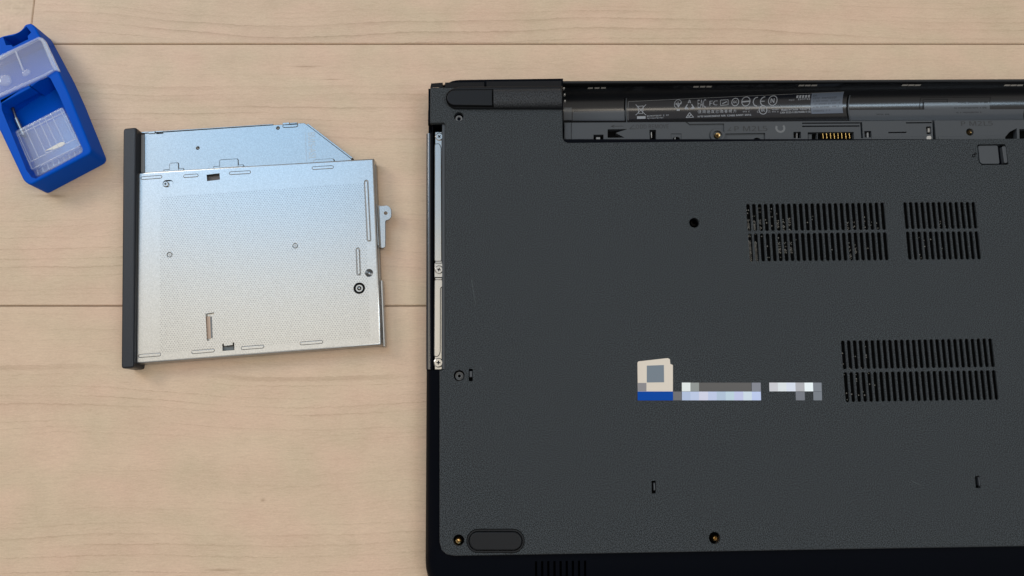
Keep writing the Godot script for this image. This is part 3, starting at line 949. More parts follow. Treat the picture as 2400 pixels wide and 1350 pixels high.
func battery_bay(o: Node3D, moulded: Material, trough_m: Material, shell: Material, grey: Material, pale: Material, brass: Material, gold: Material, dark: Material, pit: Material) -> void:
	var rubber_rim := mat(0.02, 0.021, 0.023, 0.5, 0.0, 0.35)
	var x0: float = Vector2(-84.24, -137.05).x
	var x1: float = Vector2(230.26, -132.66).x
	# rear wall with its thin rim
	part("rear_rim", prism(PackedVector2Array([Vector2(-85.10, -148.37), Vector2(172.67, -145.89), Vector2(232.69, -145.33), Vector2(232.45, -143.81), Vector2(172.47, -144.39), Vector2(-85.14, -146.97)]), 2.2, 15.4, 0.35), rubber_rim, o)
	# the half pipe
	var pipe := Shape.new()
	var steps := 26
	for k in steps:
		var a := PI * TR * 0.93 * k / steps
		var b := PI * TR * 0.93 * (k + 1) / steps
		patch(Vector2(x0, a), Vector2(x1, a), Vector2(x1, b), Vector2(x0, b), 0.0, pipe, 1)
	var tr := part("battery_trough", pipe, trough_m, o)
	var satin := mat(0.060, 0.067, 0.076, 0.28, 0.0, 0.5)
	for x in [Vector2(-48.46, 16.33).x, Vector2(78.32, 15.58).x]:
		var rib := Shape.new()
		patch(Vector2(x - 0.1, 9.0), Vector2(x + 0.5, 9.0), Vector2(x + 0.5, PI * TR * 0.86), Vector2(x - 0.1, PI * TR * 0.86), 0.45, rib, 20)
		for side in [-0.1, 0.5]:
			for k in 20:
				var s0 := lerpf(9.0, PI * TR * 0.86, k / 20.0)
				var s1 := lerpf(9.0, PI * TR * 0.86, (k + 1) / 20.0)
				rib.flat([on_trough(Vector2(x + side, s0)), on_trough(Vector2(x + side, s1)), on_trough(Vector2(x + side, s1), 0.45), on_trough(Vector2(x + side, s0), 0.45)], Vector3(side - 0.2, 0, 0))
		part("rib", rib, moulded, tr)
		var gap := Shape.new()
		patch(Vector2(x - 0.9, 9.0), Vector2(x - 0.15, 9.0), Vector2(x - 0.15, PI * TR * 0.86), Vector2(x - 0.9, PI * TR * 0.86), 0.03, gap, 16)
		part("rib_gap", gap, pit, tr)
	var end_panel := Shape.new()
	patch(Vector2(-83.46, 13.97), Vector2(-79.09, 14.02), Vector2(-79.28, 22.01), Vector2(-83.64, 21.94), 0.4, end_panel)
	part("end_panel", end_panel, satin, tr)
	var lower := Shape.new()
	patch(Vector2(-78.61, 16.42), Vector2(-48.95, 16.08), Vector2(-49.27, 22.53), Vector2(-78.80, 22.02), 0.12, lower)
	part("smooth_panel", lower, satin, tr)
	# moulded frames at the right end of the trough
	var frames := Shape.new()
	for f in [[Vector2(119.41, 11.12), Vector2(159.33, 11.40), Vector2(158.96, 22.97), Vector2(119.36, 22.27)], [Vector2(121.06, 12.09), Vector2(134.96, 12.27), Vector2(134.74, 21.01), Vector2(121.17, 20.80)], [Vector2(121.52, 13.52), Vector2(135.18, 13.69), Vector2(135.27, 17.55), Vector2(121.64, 17.37)]]:
		loop(PackedVector2Array(f), 0.32, 0.06, frames)
	part("moulded_frame", frames, dark, tr)
	var plain := Shape.new()
	patch(Vector2(79.01, 17.54), Vector2(178.80, 18.40), Vector2(175.78, 27.02), Vector2(77.60, 24.99), 0.10, plain)
	patch(Vector2(121.79, 13.76), Vector2(159.35, 14.24), Vector2(159.31, 18.39), Vector2(121.85, 17.87), 0.10, plain)
	part("smooth_panel", plain, satin, tr)
	var rng := RandomNumberGenerator.new()
	rng.seed = 4
	var em := Shape.new()
	for f in [[Vector2(141.27, 13.77), Vector2(158.32, 13.75)], [Vector2(138.96, 16.86), Vector2(157.48, 16.86)], [Vector2(139.64, 19.69), Vector2(154.25, 19.63)], [Vector2(94.30, 20.11), Vector2(101.58, 20.22)]]:
		scribble(f[0], f[1], 0.9, em, rng)
	part("moulded_print", em, dark, tr)
	# pale sheets coloured as lit floor showing through slots in the rear wall
	for px in [[Vector2(-70.93, 0.09), Vector2(-67.66, 1.82)], [Vector2(-67.12, 0.10), Vector2(-63.96, 1.82)], [Vector2(-63.56, 0.04), Vector2(-60.39, 1.77)], [Vector2(-11.95, 0.12), Vector2(-8.57, 1.84)], [Vector2(-8.25, 0.17), Vector2(-4.87, 1.84)], [Vector2(-4.68, 0.17), Vector2(-1.28, 1.84)], [Vector2(46.88, 0.25), Vector2(50.48, 1.94)], [Vector2(50.47, 0.30), Vector2(54.08, 1.97)], [Vector2(54.06, 0.35), Vector2(57.68, 2.01)], [Vector2(105.21, 1.39), Vector2(108.94, 2.94)], [Vector2(108.85, 1.52), Vector2(112.58, 3.01)], [Vector2(112.48, 1.60), Vector2(116.21, 3.08)], [Vector2(163.33, 2.86), Vector2(167.07, 4.14)], [Vector2(166.97, 2.93), Vector2(170.72, 4.20)], [Vector2(170.61, 3.00), Vector2(174.36, 4.27)]]:
		var s := Shape.new()
		var s0: float = minf(px[0].y, px[1].y)
		var s1: float = maxf(maxf(px[0].y, px[1].y), s0 + 1.0)
		patch(Vector2(px[0].x + 0.25, s0), Vector2(px[1].x - 0.25, s0), Vector2(px[1].x - 0.25, s1), Vector2(px[0].x + 0.25, s1), 0.35, s, 2)
		part("opening_light_patch", s, pale, tr)
	for y in [Vector2(-84.45, -143.84), Vector2(-84.19, -140.06), Vector2(-84.06, -136.29)]:
		part("peg", prism(rect(y - Vector2(0.2, 0.45), y + Vector2(0.75, 0.45)), 14.0, 16.0, 0.15), pale, tr)
	# label glued into the trough
	var la := Vector2(-46.87, 11.11)
	var lb := Vector2(74.66, 6.95)
	var lc := Vector2(75.65, 19.56)
	var ld := Vector2(-47.30, 22.25)
	var ls := Shape.new()
	patch(la, lb, lc, ld, 0.05, ls, 24)
	var label := part("regulatory_label", ls, mat(0.006, 0.007, 0.011, 0.2, 0.0, 0.5), o, "dark glossy regulatory label with white marks")
	var ink := mat(0.27, 0.28, 0.30, 0.5)
	var border := Shape.new()
	loop(PackedVector2Array([ld, la, la.lerp(lb, 0.25), la.lerp(lb, 0.5), la.lerp(lb, 0.75), lb]), 0.22, 0.09, border, false)
	part("border_line", border, mat(0.16, 0.16, 0.16, 0.5), label)
	var pale_panel := Shape.new()
	patch(Vector2(56.73, 7.63), Vector2(74.66, 6.95), Vector2(75.44, 19.29), Vector2(57.41, 19.56), 0.08, pale_panel, 20)
	part("pale_panel", pale_panel, mat(0.10, 0.12, 0.155, 0.3), label)
	var small := Shape.new()
	for f in [[Vector2(57.69, 8.56), Vector2(61.30, 8.48), 1.1], [Vector2(58.06, 10.31), Vector2(71.53, 9.75), 1.1], [Vector2(58.33, 12.00), Vector2(73.80, 11.48), 0.9], [Vector2(58.50, 13.66), Vector2(74.03, 13.15), 0.9], [Vector2(58.59, 15.32), Vector2(74.15, 14.81), 0.9], [Vector2(58.56, 17.51), Vector2(68.31, 17.15), 1.0]]:
		scribble(f[0], f[1], f[2], small, rng)
	part("small_print", small, mat(0.03, 0.035, 0.045, 0.5), label)
	var marks := Shape.new()
	# crossed-out bin
	stroke(Vector2(-42.67, 12.84), Vector2(-36.88, 19.00), 0.32, 0.13, marks)
	stroke(Vector2(-36.84, 12.91), Vector2(-42.71, 18.92), 0.32, 0.13, marks)
	loop(PackedVector2Array([Vector2(-41.43, 13.80), Vector2(-38.27, 13.72), Vector2(-38.78, 17.94), Vector2(-40.96, 17.91)]), 0.3, 0.13, marks)
	patch(Vector2(-42.02, 19.72), Vector2(-37.16, 19.66), Vector2(-37.28, 21.35), Vector2(-42.14, 21.42), 0.13, marks, 2)
	scribble(Vector2(-36.41, 19.27), Vector2(-23.74, 18.79), 0.95, marks, rng)
	scribble(Vector2(-36.51, 20.78), Vector2(-27.02, 20.50), 0.85, marks, rng)
	# leaf in a circle
	var arc := PackedVector2Array()
	var cc := Vector2(-18.62, 12.91)
	for k in 13:
		arc.append(cc + Vector2.from_angle(1.9 + 4.1 * k / 12.0) * Vector2(2.1, 2.5))
	loop(arc, 0.3, 0.13, marks, false)
	for f in [[Vector2(-19.87, 12.18), Vector2(-18.31, 14.57)], [Vector2(-18.71, 11.48), Vector2(-18.31, 14.57)], [Vector2(-16.97, 11.98), Vector2(-18.31, 14.57)], [Vector2(-20.08, 12.89), Vector2(-16.68, 12.70)]]:
		stroke(f[0], f[1], 0.38, 0.13, marks)
	patch(Vector2(-19.27, 15.75), Vector2(-17.57, 15.70), Vector2(-17.58, 16.62), Vector2(-19.28, 16.72), 0.13, marks, 2)
	# recycling triangle under an A
	print_trough("A", Vector2(-13.21, 10.59), Vector2(-11.27, 10.54), 1.9, marks, true)
	for f in [[Vector2(-13.26, 13.21), Vector2(-14.65, 15.57)], [Vector2(-14.65, 15.57), Vector2(-12.71, 15.59)], [Vector2(-10.83, 13.13), Vector2(-9.30, 15.40)], [Vector2(-9.30, 15.40), Vector2(-11.25, 15.49)], [Vector2(-14.18, 14.62), Vector2(-12.95, 15.35)], [Vector2(-9.81, 14.44), Vector2(-11.01, 15.37)]]:
		stroke(f[0], f[1], 0.55, 0.13, marks)
	# compliance triangle
	loop(PackedVector2Array([Vector2(-12.02, 17.81), Vector2(-9.92, 20.76), Vector2(-14.19, 20.99)]), 0.38, 0.13, marks)
	stroke(Vector2(-12.98, 19.61), Vector2(-12.31, 20.31), 0.4, 0.13, marks)
	stroke(Vector2(-12.31, 20.31), Vector2(-11.09, 18.71), 0.4, 0.13, marks)
	print_trough("EAC", Vector2(-7.62, 10.66), Vector2(-2.81, 10.36), Vector2(-7.36, 15.30).y - Vector2(-7.62, 10.66).y, marks)
	print_trough("FC", Vector2(-0.76, 11.35), Vector2(3.83, 11.17), Vector2(-0.58, 13.97).y - Vector2(-0.76, 11.35).y, marks)
	loop(PackedVector2Array([Vector2(5.39, 10.95), Vector2(9.73, 10.77), Vector2(9.98, 13.63), Vector2(5.62, 13.93)]), 0.28, 0.13, marks)
	stroke(Vector2(6.66, 12.99), Vector2(9.00, 11.84), 0.5, 0.13, marks)
	for f in [[Vector2(13.88, 12.14), 1.95, 2.15], [Vector2(19.93, 11.86), 2.35, 2.6], [Vector2(35.20, 11.58), 2.45, 2.75], [Vector2(29.86, 16.88), 2.2, 2.5]]:
		var cir := PackedVector2Array()
		for k in 20:
			cir.append(f[0] + Vector2.from_angle(TAU * k / 20) * Vector2(f[1], f[2]))
		loop(cir, 0.42, 0.13, marks)
	print_trough("GC", Vector2(12.72, 11.48), Vector2(14.90, 11.41), 1.3, marks, true)
	stroke(Vector2(17.76, 12.07), Vector2(22.10, 11.77), 0.75, 0.13, marks)
	print_trough("N", Vector2(33.94, 10.41), Vector2(36.11, 10.34), Vector2(34.12, 12.87).y - Vector2(33.82, 10.41).y, marks, true)
	print_trough("UL", Vector2(28.78, 16.01), Vector2(30.97, 15.92), 1.8, marks, true)
	print_trough("c", Vector2(26.44, 17.33), Vector2(27.29, 17.29), 1.2, marks)
	print_trough("US", Vector2(32.53, 17.16), Vector2(33.99, 17.11), 1.3, marks)
	for f in [[Vector2(26.42, 9.64), 1.0], [Vector2(30.52, 9.50), 1.0]]:
		var c_arc := PackedVector2Array()
		for k in 11:
			c_arc.append(f[0] + Vector2(0, 2.4) + Vector2.from_angle(PI / 2 + PI * k / 10.0) * Vector2(2.3, 2.5))
		loop(c_arc, 0.5, 0.13, marks, false)
	stroke(Vector2(28.68, 11.97), Vector2(30.62, 11.88), 0.45, 0.13, marks)
	# the line of nine characters, in strokes on a small grid
	var glyphs := [
		[[2, 0, 0, 4], [1, 3, 1, 8], [3, 1, 8, 1], [4, 2.5, 7.5, 2.5], [4, 2.5, 4, 4.5], [7.5, 2.5, 7.5, 4.5], [4, 4.5, 7.5, 4.5], [5.7, 0, 5.7, 6], [5.7, 6, 3, 8], [4.2, 5.5, 8, 8]],
		[[1.5, 0.5, 7.5, 0.5], [1.5, 0.5, 1.2, 8], [7.5, 0.5, 7.5, 8], [1.5, 3, 7.5, 3], [1.5, 5.4, 7.5, 5.4], [4.5, 0.5, 4.5, 8]],
		[[1, 0, 2, 1.5], [0.3, 3, 2, 3], [2, 3, 1, 6.5], [0.5, 7, 8, 8], [3.5, 0.5, 7, 0.5], [3.5, 0.5, 3.5, 6], [7, 0.5, 7, 3], [3, 3, 8, 3], [8, 3, 8, 6], [4.5, 4.4, 6.8, 4.4], [4.5, 6, 6.8, 6]],
		[[4.5, 0, 4.5, 1], [1.5, 1, 8, 1], [1.5, 1, 0.5, 8], [2.5, 2.8, 7.5, 2.8], [3.8, 1.8, 3.8, 4.4], [6.3, 1.8, 6.3, 4.4], [3.8, 4.4, 6.3, 4.4], [3, 5.5, 7, 5.5], [7, 5.5, 2.5, 8], [3.5, 6, 8, 8]],
		[[0.5, 1, 4, 1], [2.2, 1, 2.2, 4], [0.5, 4, 4, 3.6], [5, 0.8, 7.5, 0.8], [5, 0.8, 4.7, 4.2], [7.5, 0.8, 8, 4], [1, 6, 0.5, 7.6], [2.5, 5.4, 3, 8], [3, 8, 6.5, 7.7], [4.5, 5, 5, 6.3], [7, 5.4, 8, 7]],
		[[2, 0, 0, 4], [1, 3, 1, 8], [4, 0, 3, 2], [3.5, 1, 8, 1], [3.6, 2.2, 7.5, 2.2], [3.6, 2.2, 3.6, 4.6], [7.5, 2.2, 7.5, 4.6], [3.6, 3.4, 7.5, 3.4], [3, 5.4, 8, 5.4], [8, 5.4, 7.4, 8], [5.4, 5.4, 3, 8], [7, 6, 5, 8]],
		[[4.3, 0, 4.3, 1], [0.8, 1, 8, 1], [2, 2.4, 6.8, 2.4], [1.4, 3.6, 7.3, 3.6], [0.6, 4.8, 8, 4.8], [4.3, 1.5, 4.3, 5], [2.2, 6, 6.6, 6], [2.2, 6, 2.2, 8], [6.6, 6, 6.6, 8], [2.2, 8, 6.6, 8]],
		[[1.6, 0, 2, 1], [0.4, 2, 3.2, 2], [3.2, 2, 0.3, 5], [1.8, 4, 1.8, 8], [4.3, 0.6, 7.4, 0.6], [4.3, 0.6, 4.3, 5], [7.4, 0.6, 7.4, 5], [4.3, 2.1, 7.4, 2.1], [4.3, 3.6, 7.4, 3.6], [4.3, 5, 7.4, 5], [5, 5, 3.7, 8], [6.6, 5, 6.6, 7.8], [6.6, 7.8, 8.2, 7.2]],
		[[1, 2.2, 7.3, 2.2], [7.3, 2.2, 6.8, 7.6], [6.8, 7.6, 5.3, 7.2], [4, 0, 3.8, 4], [3.8, 4, 1, 8]]]
	var ga := Vector2(-7.24, 16.51)
	var gb := Vector2(15.27, 16.20)
	for k in 9:
		var at := ga.lerp(gb, k / 9.0)
		for q in glyphs[k]:
			stroke(at + Vector2(q[0], q[1]) * 0.232, at + Vector2(q[2], q[3]) * 0.232, 0.17, 0.13, marks)
	print_trough("N°D'AGREMENT MR 12466 ANRT 2016", Vector2(-7.53, 19.83), Vector2(22.92, 19.07), 1.15, marks, true)
	print_trough("Made in China", Vector2(40.34, 16.29), Vector2(49.83, 16.05), 1.2, marks, true)
	scribble(Vector2(50.81, 16.18), Vector2(57.14, 16.02), 1.1, marks, rng)
	print_trough("CAN ICES-3 (B)/NMB-3 (B)", Vector2(39.55, 18.01), Vector2(57.09, 17.62), 1.35, marks, true)
	for f in [[Vector2(18.19, 15.75), Vector2(22.57, 15.64), 0.8], [Vector2(18.41, 17.34), Vector2(22.30, 17.27), 0.9], [Vector2(34.98, 16.46), Vector2(38.88, 16.36), 0.8], [Vector2(34.94, 17.69), Vector2(38.84, 17.62), 0.8]]:
		scribble(f[0], f[1], f[2], marks, rng)
	print_trough("Input", Vector2(44.34, 10.98), Vector2(47.47, 10.85), 1.1, marks)
	scribble(Vector2(48.42, 10.67), Vector2(56.62, 10.42), 1.1, marks, rng)
	for k in 5:
		var f := Vector2(48.30, 8.81).lerp(Vector2(56.47, 8.54), k / 5.0)
		patch(f, f + Vector2(1.1, -0.1), f + Vector2(1.1, 1.5), f + Vector2(0, 1.6), 0.13, marks, 3)
	part("white_marks", marks, ink, label)

	# ------------------ the level ledge in front of the trough
	var top := 18.5
	var holes := []
	var deep := []
	for h in [[PackedVector2Array([Vector2(-68.94, -115.33), Vector2(-63.47, -115.25), Vector2(-63.68, -109.27), Vector2(-69.13, -109.34)]), 6.0], [eased(PackedVector2Array([Vector2(-61.15, -118.29), Vector2(-50.19, -118.26), Vector2(-56.80, -116.14), Vector2(-52.02, -113.38), Vector2(-61.32, -113.39)]), 0.4, 2), 6.0], [PackedVector2Array([Vector2(-38.32, -117.72), Vector2(-34.71, -117.67), Vector2(-34.86, -112.04), Vector2(-38.35, -111.96)]), 7.0],
		[PackedVector2Array([Vector2(-26.78, -115.35), Vector2(-20.96, -115.27), Vector2(-21.19, -108.67), Vector2(-27.11, -108.75)]), 0.5], [PackedVector2Array([Vector2(-25.84, -110.93), Vector2(-25.62, -112.89), Vector2(-24.77, -113.61), Vector2(-22.68, -113.58), Vector2(-21.79, -112.83), Vector2(-21.77, -110.88)]), 4.0], [PackedVector2Array([Vector2(-16.24, -120.74), Vector2(2.68, -120.72), Vector2(2.14, -108.35), Vector2(-5.99, -108.46)]), 0.9], [PackedVector2Array([Vector2(3.02, -114.94), Vector2(24.70, -115.00), Vector2(24.43, -108.04), Vector2(2.60, -108.34)]), 1.1],
		[PackedVector2Array([Vector2(17.90, -111.06), Vector2(18.92, -112.39), Vector2(20.35, -112.86), Vector2(21.94, -112.35), Vector2(22.78, -110.99)]), 4.0], [PackedVector2Array([Vector2(45.43, -120.66), Vector2(77.12, -120.39), Vector2(77.06, -119.68), Vector2(45.37, -119.93)]), 5.0], [PackedVector2Array([Vector2(45.29, -118.89), Vector2(76.68, -118.65), Vector2(76.61, -117.89), Vector2(45.23, -118.13)]), 5.0], [PackedVector2Array([Vector2(77.19, -120.42), Vector2(78.24, -120.40), Vector2(77.96, -111.20), Vector2(76.91, -111.21)]), 6.0],
		[PackedVector2Array([Vector2(48.01, -115.04), Vector2(73.18, -114.94), Vector2(72.72, -107.36), Vector2(47.64, -107.71)]), 5.5], [PackedVector2Array([Vector2(40.23, -115.40), Vector2(44.31, -115.42), Vector2(44.13, -111.67), Vector2(40.06, -111.73)]), 6.0], [PackedVector2Array([Vector2(78.94, -115.35), Vector2(82.78, -115.34), Vector2(82.66, -111.62), Vector2(78.93, -111.60)]), 6.0], [PackedVector2Array([Vector2(92.04, -114.60), Vector2(102.31, -114.63), Vector2(101.53, -113.86), Vector2(91.97, -113.89)]), 4.0],
		[PackedVector2Array([Vector2(102.17, -120.04), Vector2(116.43, -119.99), Vector2(116.35, -119.30), Vector2(102.33, -119.33)]), 5.0], [PackedVector2Array([Vector2(116.79, -121.22), Vector2(117.96, -121.21), Vector2(117.52, -106.74), Vector2(115.78, -106.76)]), 6.0], [eased(PackedVector2Array([Vector2(112.88, -117.46), Vector2(115.69, -117.54), Vector2(115.31, -113.00), Vector2(112.75, -113.04)]), 0.6, 2), 5.0], [PackedVector2Array([Vector2(155.49, -110.85), Vector2(158.19, -113.75), Vector2(162.42, -115.78), Vector2(161.40, -106.12), Vector2(154.90, -106.21)]), 5.0], [PackedVector2Array([Vector2(163.76, -115.27), Vector2(175.66, -115.23), Vector2(174.40, -105.94), Vector2(162.79, -106.10)]), 6.0],
		[circle(Vector2(136.52, -113.93), 2.1), 3.0], [circle(Vector2(-1.28, -114.06), 2.7), 5.0], [PackedVector2Array([Vector2(-18.51, -121.88), Vector2(-17.80, -122.11), Vector2(-6.93, -112.14), Vector2(-8.11, -111.91)]), 0.8], [PackedVector2Array([Vector2(-80.94, -123.24), Vector2(-80.59, -123.24), Vector2(-80.97, -109.51), Vector2(-81.32, -109.51)]), 0.6]]:
		holes.append(prism(turned(h[0]), top - h[1], 30))
		if h[1] > 2.0:
			deep.append(h)
	bake("ledge", carve(prism(PackedVector2Array([Vector2(-84.82, -122.56), Vector2(-20.84, -122.03), Vector2(225.48, -120.20), Vector2(222.97, -104.04), Vector2(-82.40, -108.31), Vector2(-85.11, -111.27)]), 11.5, top, 0.25), holes), moulded, o)
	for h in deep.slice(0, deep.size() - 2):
		part("opening_shade", prism(turned(h[0]), top - h[1] - 0.02, top - minf(h[1], 3.2) + 0.003 * taken.get("opening_shade", 0)), pit, o)  # near-black sheet darkens the opening in place of shade
	# small plates on the ledge
	for f in [PackedVector2Array([Vector2(-59.53, -112.18), Vector2(-42.57, -112.07), Vector2(-42.47, -108.89), Vector2(-59.64, -109.13)]), PackedVector2Array([Vector2(-17.21, -112.20), Vector2(-5.59, -112.16), Vector2(-5.81, -108.38), Vector2(-17.41, -108.54)]), PackedVector2Array([Vector2(26.74, -111.96), Vector2(39.54, -112.02), Vector2(39.21, -107.75), Vector2(26.44, -107.93)]), PackedVector2Array([Vector2(82.80, -111.66), Vector2(110.97, -111.64), Vector2(110.44, -106.76), Vector2(82.37, -107.15)]), PackedVector2Array([Vector2(119.11, -111.52), Vector2(155.21, -111.51), Vector2(154.53, -106.14), Vector2(118.57, -106.65)])]:
		part("lip_plate", prism(f, top - 0.3, top + 0.4, 0.12), moulded, o)
	part("side_plate", prism(PackedVector2Array([Vector2(-84.38, -121.73), Vector2(-81.12, -121.68), Vector2(-81.38, -112.12), Vector2(-83.47, -112.15), Vector2(-84.60, -113.39)]), top - 0.3, top + 0.3, 0.12), moulded, o)
	# inside the openings
	part("catch", prism(PackedVector2Array([Vector2(-67.41, -114.30), Vector2(-65.19, -114.27), Vector2(-65.39, -108.63), Vector2(-67.60, -108.66)]), 12.4, 17.5, 0.2), grey, o)
	part("catch", prism(PackedVector2Array([Vector2(-37.27, -116.83), Vector2(-36.85, -116.82), Vector2(-36.88, -113.63), Vector2(-37.26, -113.63)]), 11.6, 17.2), pale, o)
	part("catch", prism(PackedVector2Array([Vector2(-24.69, -113.70), Vector2(-23.99, -113.69), Vector2(-24.14, -110.75), Vector2(-24.84, -110.76)]), 14.6, 17.5), grey, o)
	part("catch", prism(PackedVector2Array([Vector2(42.35, -115.22), Vector2(42.80, -115.22), Vector2(42.54, -112.03), Vector2(42.10, -112.03)]), 12.4, 17.4), grey, o)
	part("catch", prism(PackedVector2Array([Vector2(80.86, -114.81), Vector2(81.69, -114.92), Vector2(81.50, -111.73), Vector2(80.68, -111.74)]), 12.4, 17.4), grey, o)
	part("catch", prism(PackedVector2Array([Vector2(114.71, -117.17), Vector2(115.99, -117.16), Vector2(115.84, -114.69), Vector2(114.55, -114.71)]), 13.4, 17.2, 0.2), pale, o)
	part("catch", pillow(eased(PackedVector2Array([Vector2(112.55, -112.01), Vector2(115.38, -112.22), Vector2(115.07, -109.40), Vector2(112.27, -109.44)]), 1.2), 12.4, 18.7, 0.4), pale, o)
	# screw bosses
	var boss := part("screw_boss", lathe(Vector2(-1.31, -114.02), PackedVector2Array([Vector2(0, 14.5), Vector2(0.7, 14.6), Vector2(1.55, 17.0), Vector2(2.45, 17.4), Vector2(2.6, 18.7), Vector2(3.9, 18.7), Vector2(4.1, 18.4), Vector2(4.1, 16.5)]), 30), moulded, o)
	part("threaded_insert", lathe(Vector2(-0.91, -114.44), PackedVector2Array([Vector2(0, 15.0), Vector2(0.65, 15.1), Vector2(0.7, 17.3), Vector2(1.3, 17.6), Vector2(1.6, 17.1)])), brass, boss, "brass threaded insert")
	part("threaded_insert", lathe(Vector2(137.78, -114.58), PackedVector2Array([Vector2(0, 15.0), Vector2(0.55, 15.1), Vector2(0.6, 16.4), Vector2(1.1, 16.8), Vector2(1.5, 15.6)])), brass, o, "brass threaded insert")
	# contact pins
	var block := part("connector_block", prism(PackedVector2Array([Vector2(54.91, -118.62), Vector2(74.78, -118.59), Vector2(73.94, -109.42), Vector2(54.16, -109.69)]), 12.9, 15.6), pit, o)
	part("connector_key", prism(PackedVector2Array([Vector2(48.79, -114.64), Vector2(50.89, -114.61), Vector2(50.36, -108.24), Vector2(48.27, -108.27)]), 13.0, 17.0, 0.2), moulded, block)
	part("connector_wall", prism(PackedVector2Array([Vector2(53.33, -115.81), Vector2(53.70, -115.81), Vector2(53.16, -108.20), Vector2(52.79, -108.20)]), 13.0, 17.8), moulded, block)
	var pins := [[Vector2(56.40, -114.78), Vector2(56.67, -111.58)], [Vector2(58.48, -114.75), Vector2(58.74, -111.55)], [Vector2(60.54, -114.72), Vector2(60.80, -111.53)], [Vector2(62.59, -114.70), Vector2(62.85, -111.50)], [Vector2(64.66, -114.72), Vector2(64.91, -111.47)], [Vector2(66.72, -114.74), Vector2(66.96, -111.44)], [Vector2(68.89, -115.47), Vector2(69.11, -111.41)], [Vector2(70.95, -115.49), Vector2(71.16, -111.38)]]
	for p in pins:
		part("contact_pin", prism(rect(p[0], p[1]), 14.5, 17.9, 0.1), gold, block)
	# moulded writing and the worn ring
	var words := Shape.new()
	raised_text("ODD REMOVE", Vector2(-45.67, -120.74), Vector2(-27.70, -120.73), 2.35, top + 0.035, words)
	raised_text("P M2L5", Vector2(8.15, -119.00), Vector2(26.12, -119.00), 2.9, top + 0.03, words)
	raised_text("P M2L5", Vector2(132.28, -120.10), Vector2(149.58, -120.11), 2.6, top + 0.03, words)
	for f in [[Vector2(-59.00, -119.94), Vector2(-52.47, -120.02)], [Vector2(-59.00, -119.94), Vector2(-57.34, -120.65)], [Vector2(-59.00, -119.94), Vector2(-57.39, -119.30)], [Vector2(-49.04, -118.32), Vector2(-46.60, -120.75)], [Vector2(-49.04, -118.32), Vector2(-45.77, -118.33)], [Vector2(4.25, -116.48), Vector2(6.36, -116.57)], [Vector2(4.97, -116.83), Vector2(6.25, -118.54)]]:
		var dv: Vector2 = (f[1] - f[0]).normalized().orthogonal() * 0.16
		words.flat([Vector3(f[0].x + dv.x, top + 0.03, f[0].y + dv.y), Vector3(f[1].x + dv.x, top + 0.03, f[1].y + dv.y), Vector3(f[1].x - dv.x, top + 0.03, f[1].y - dv.y), Vector3(f[0].x - dv.x, top + 0.03, f[0].y - dv.y)], Vector3.UP)
	part("moulded_writing", words, mat(0.012, 0.013, 0.014, 0.5), o)
	var worn := PackedVector2Array()
	var wc := Vector2(33.25, -117.67)
	for k in 17:
		worn.append(wc + Vector2.from_angle(-0.7 + 4.4 * k / 16.0) * 2.75)
	for k in 17:
		worn.append(wc + Vector2.from_angle(3.7 - 4.4 * k / 16.0) * 1.65)
	part("worn_ring", prism(worn, top - 0.02, top + 0.03), mat(0.13, 0.135, 0.14, 0.6), o)

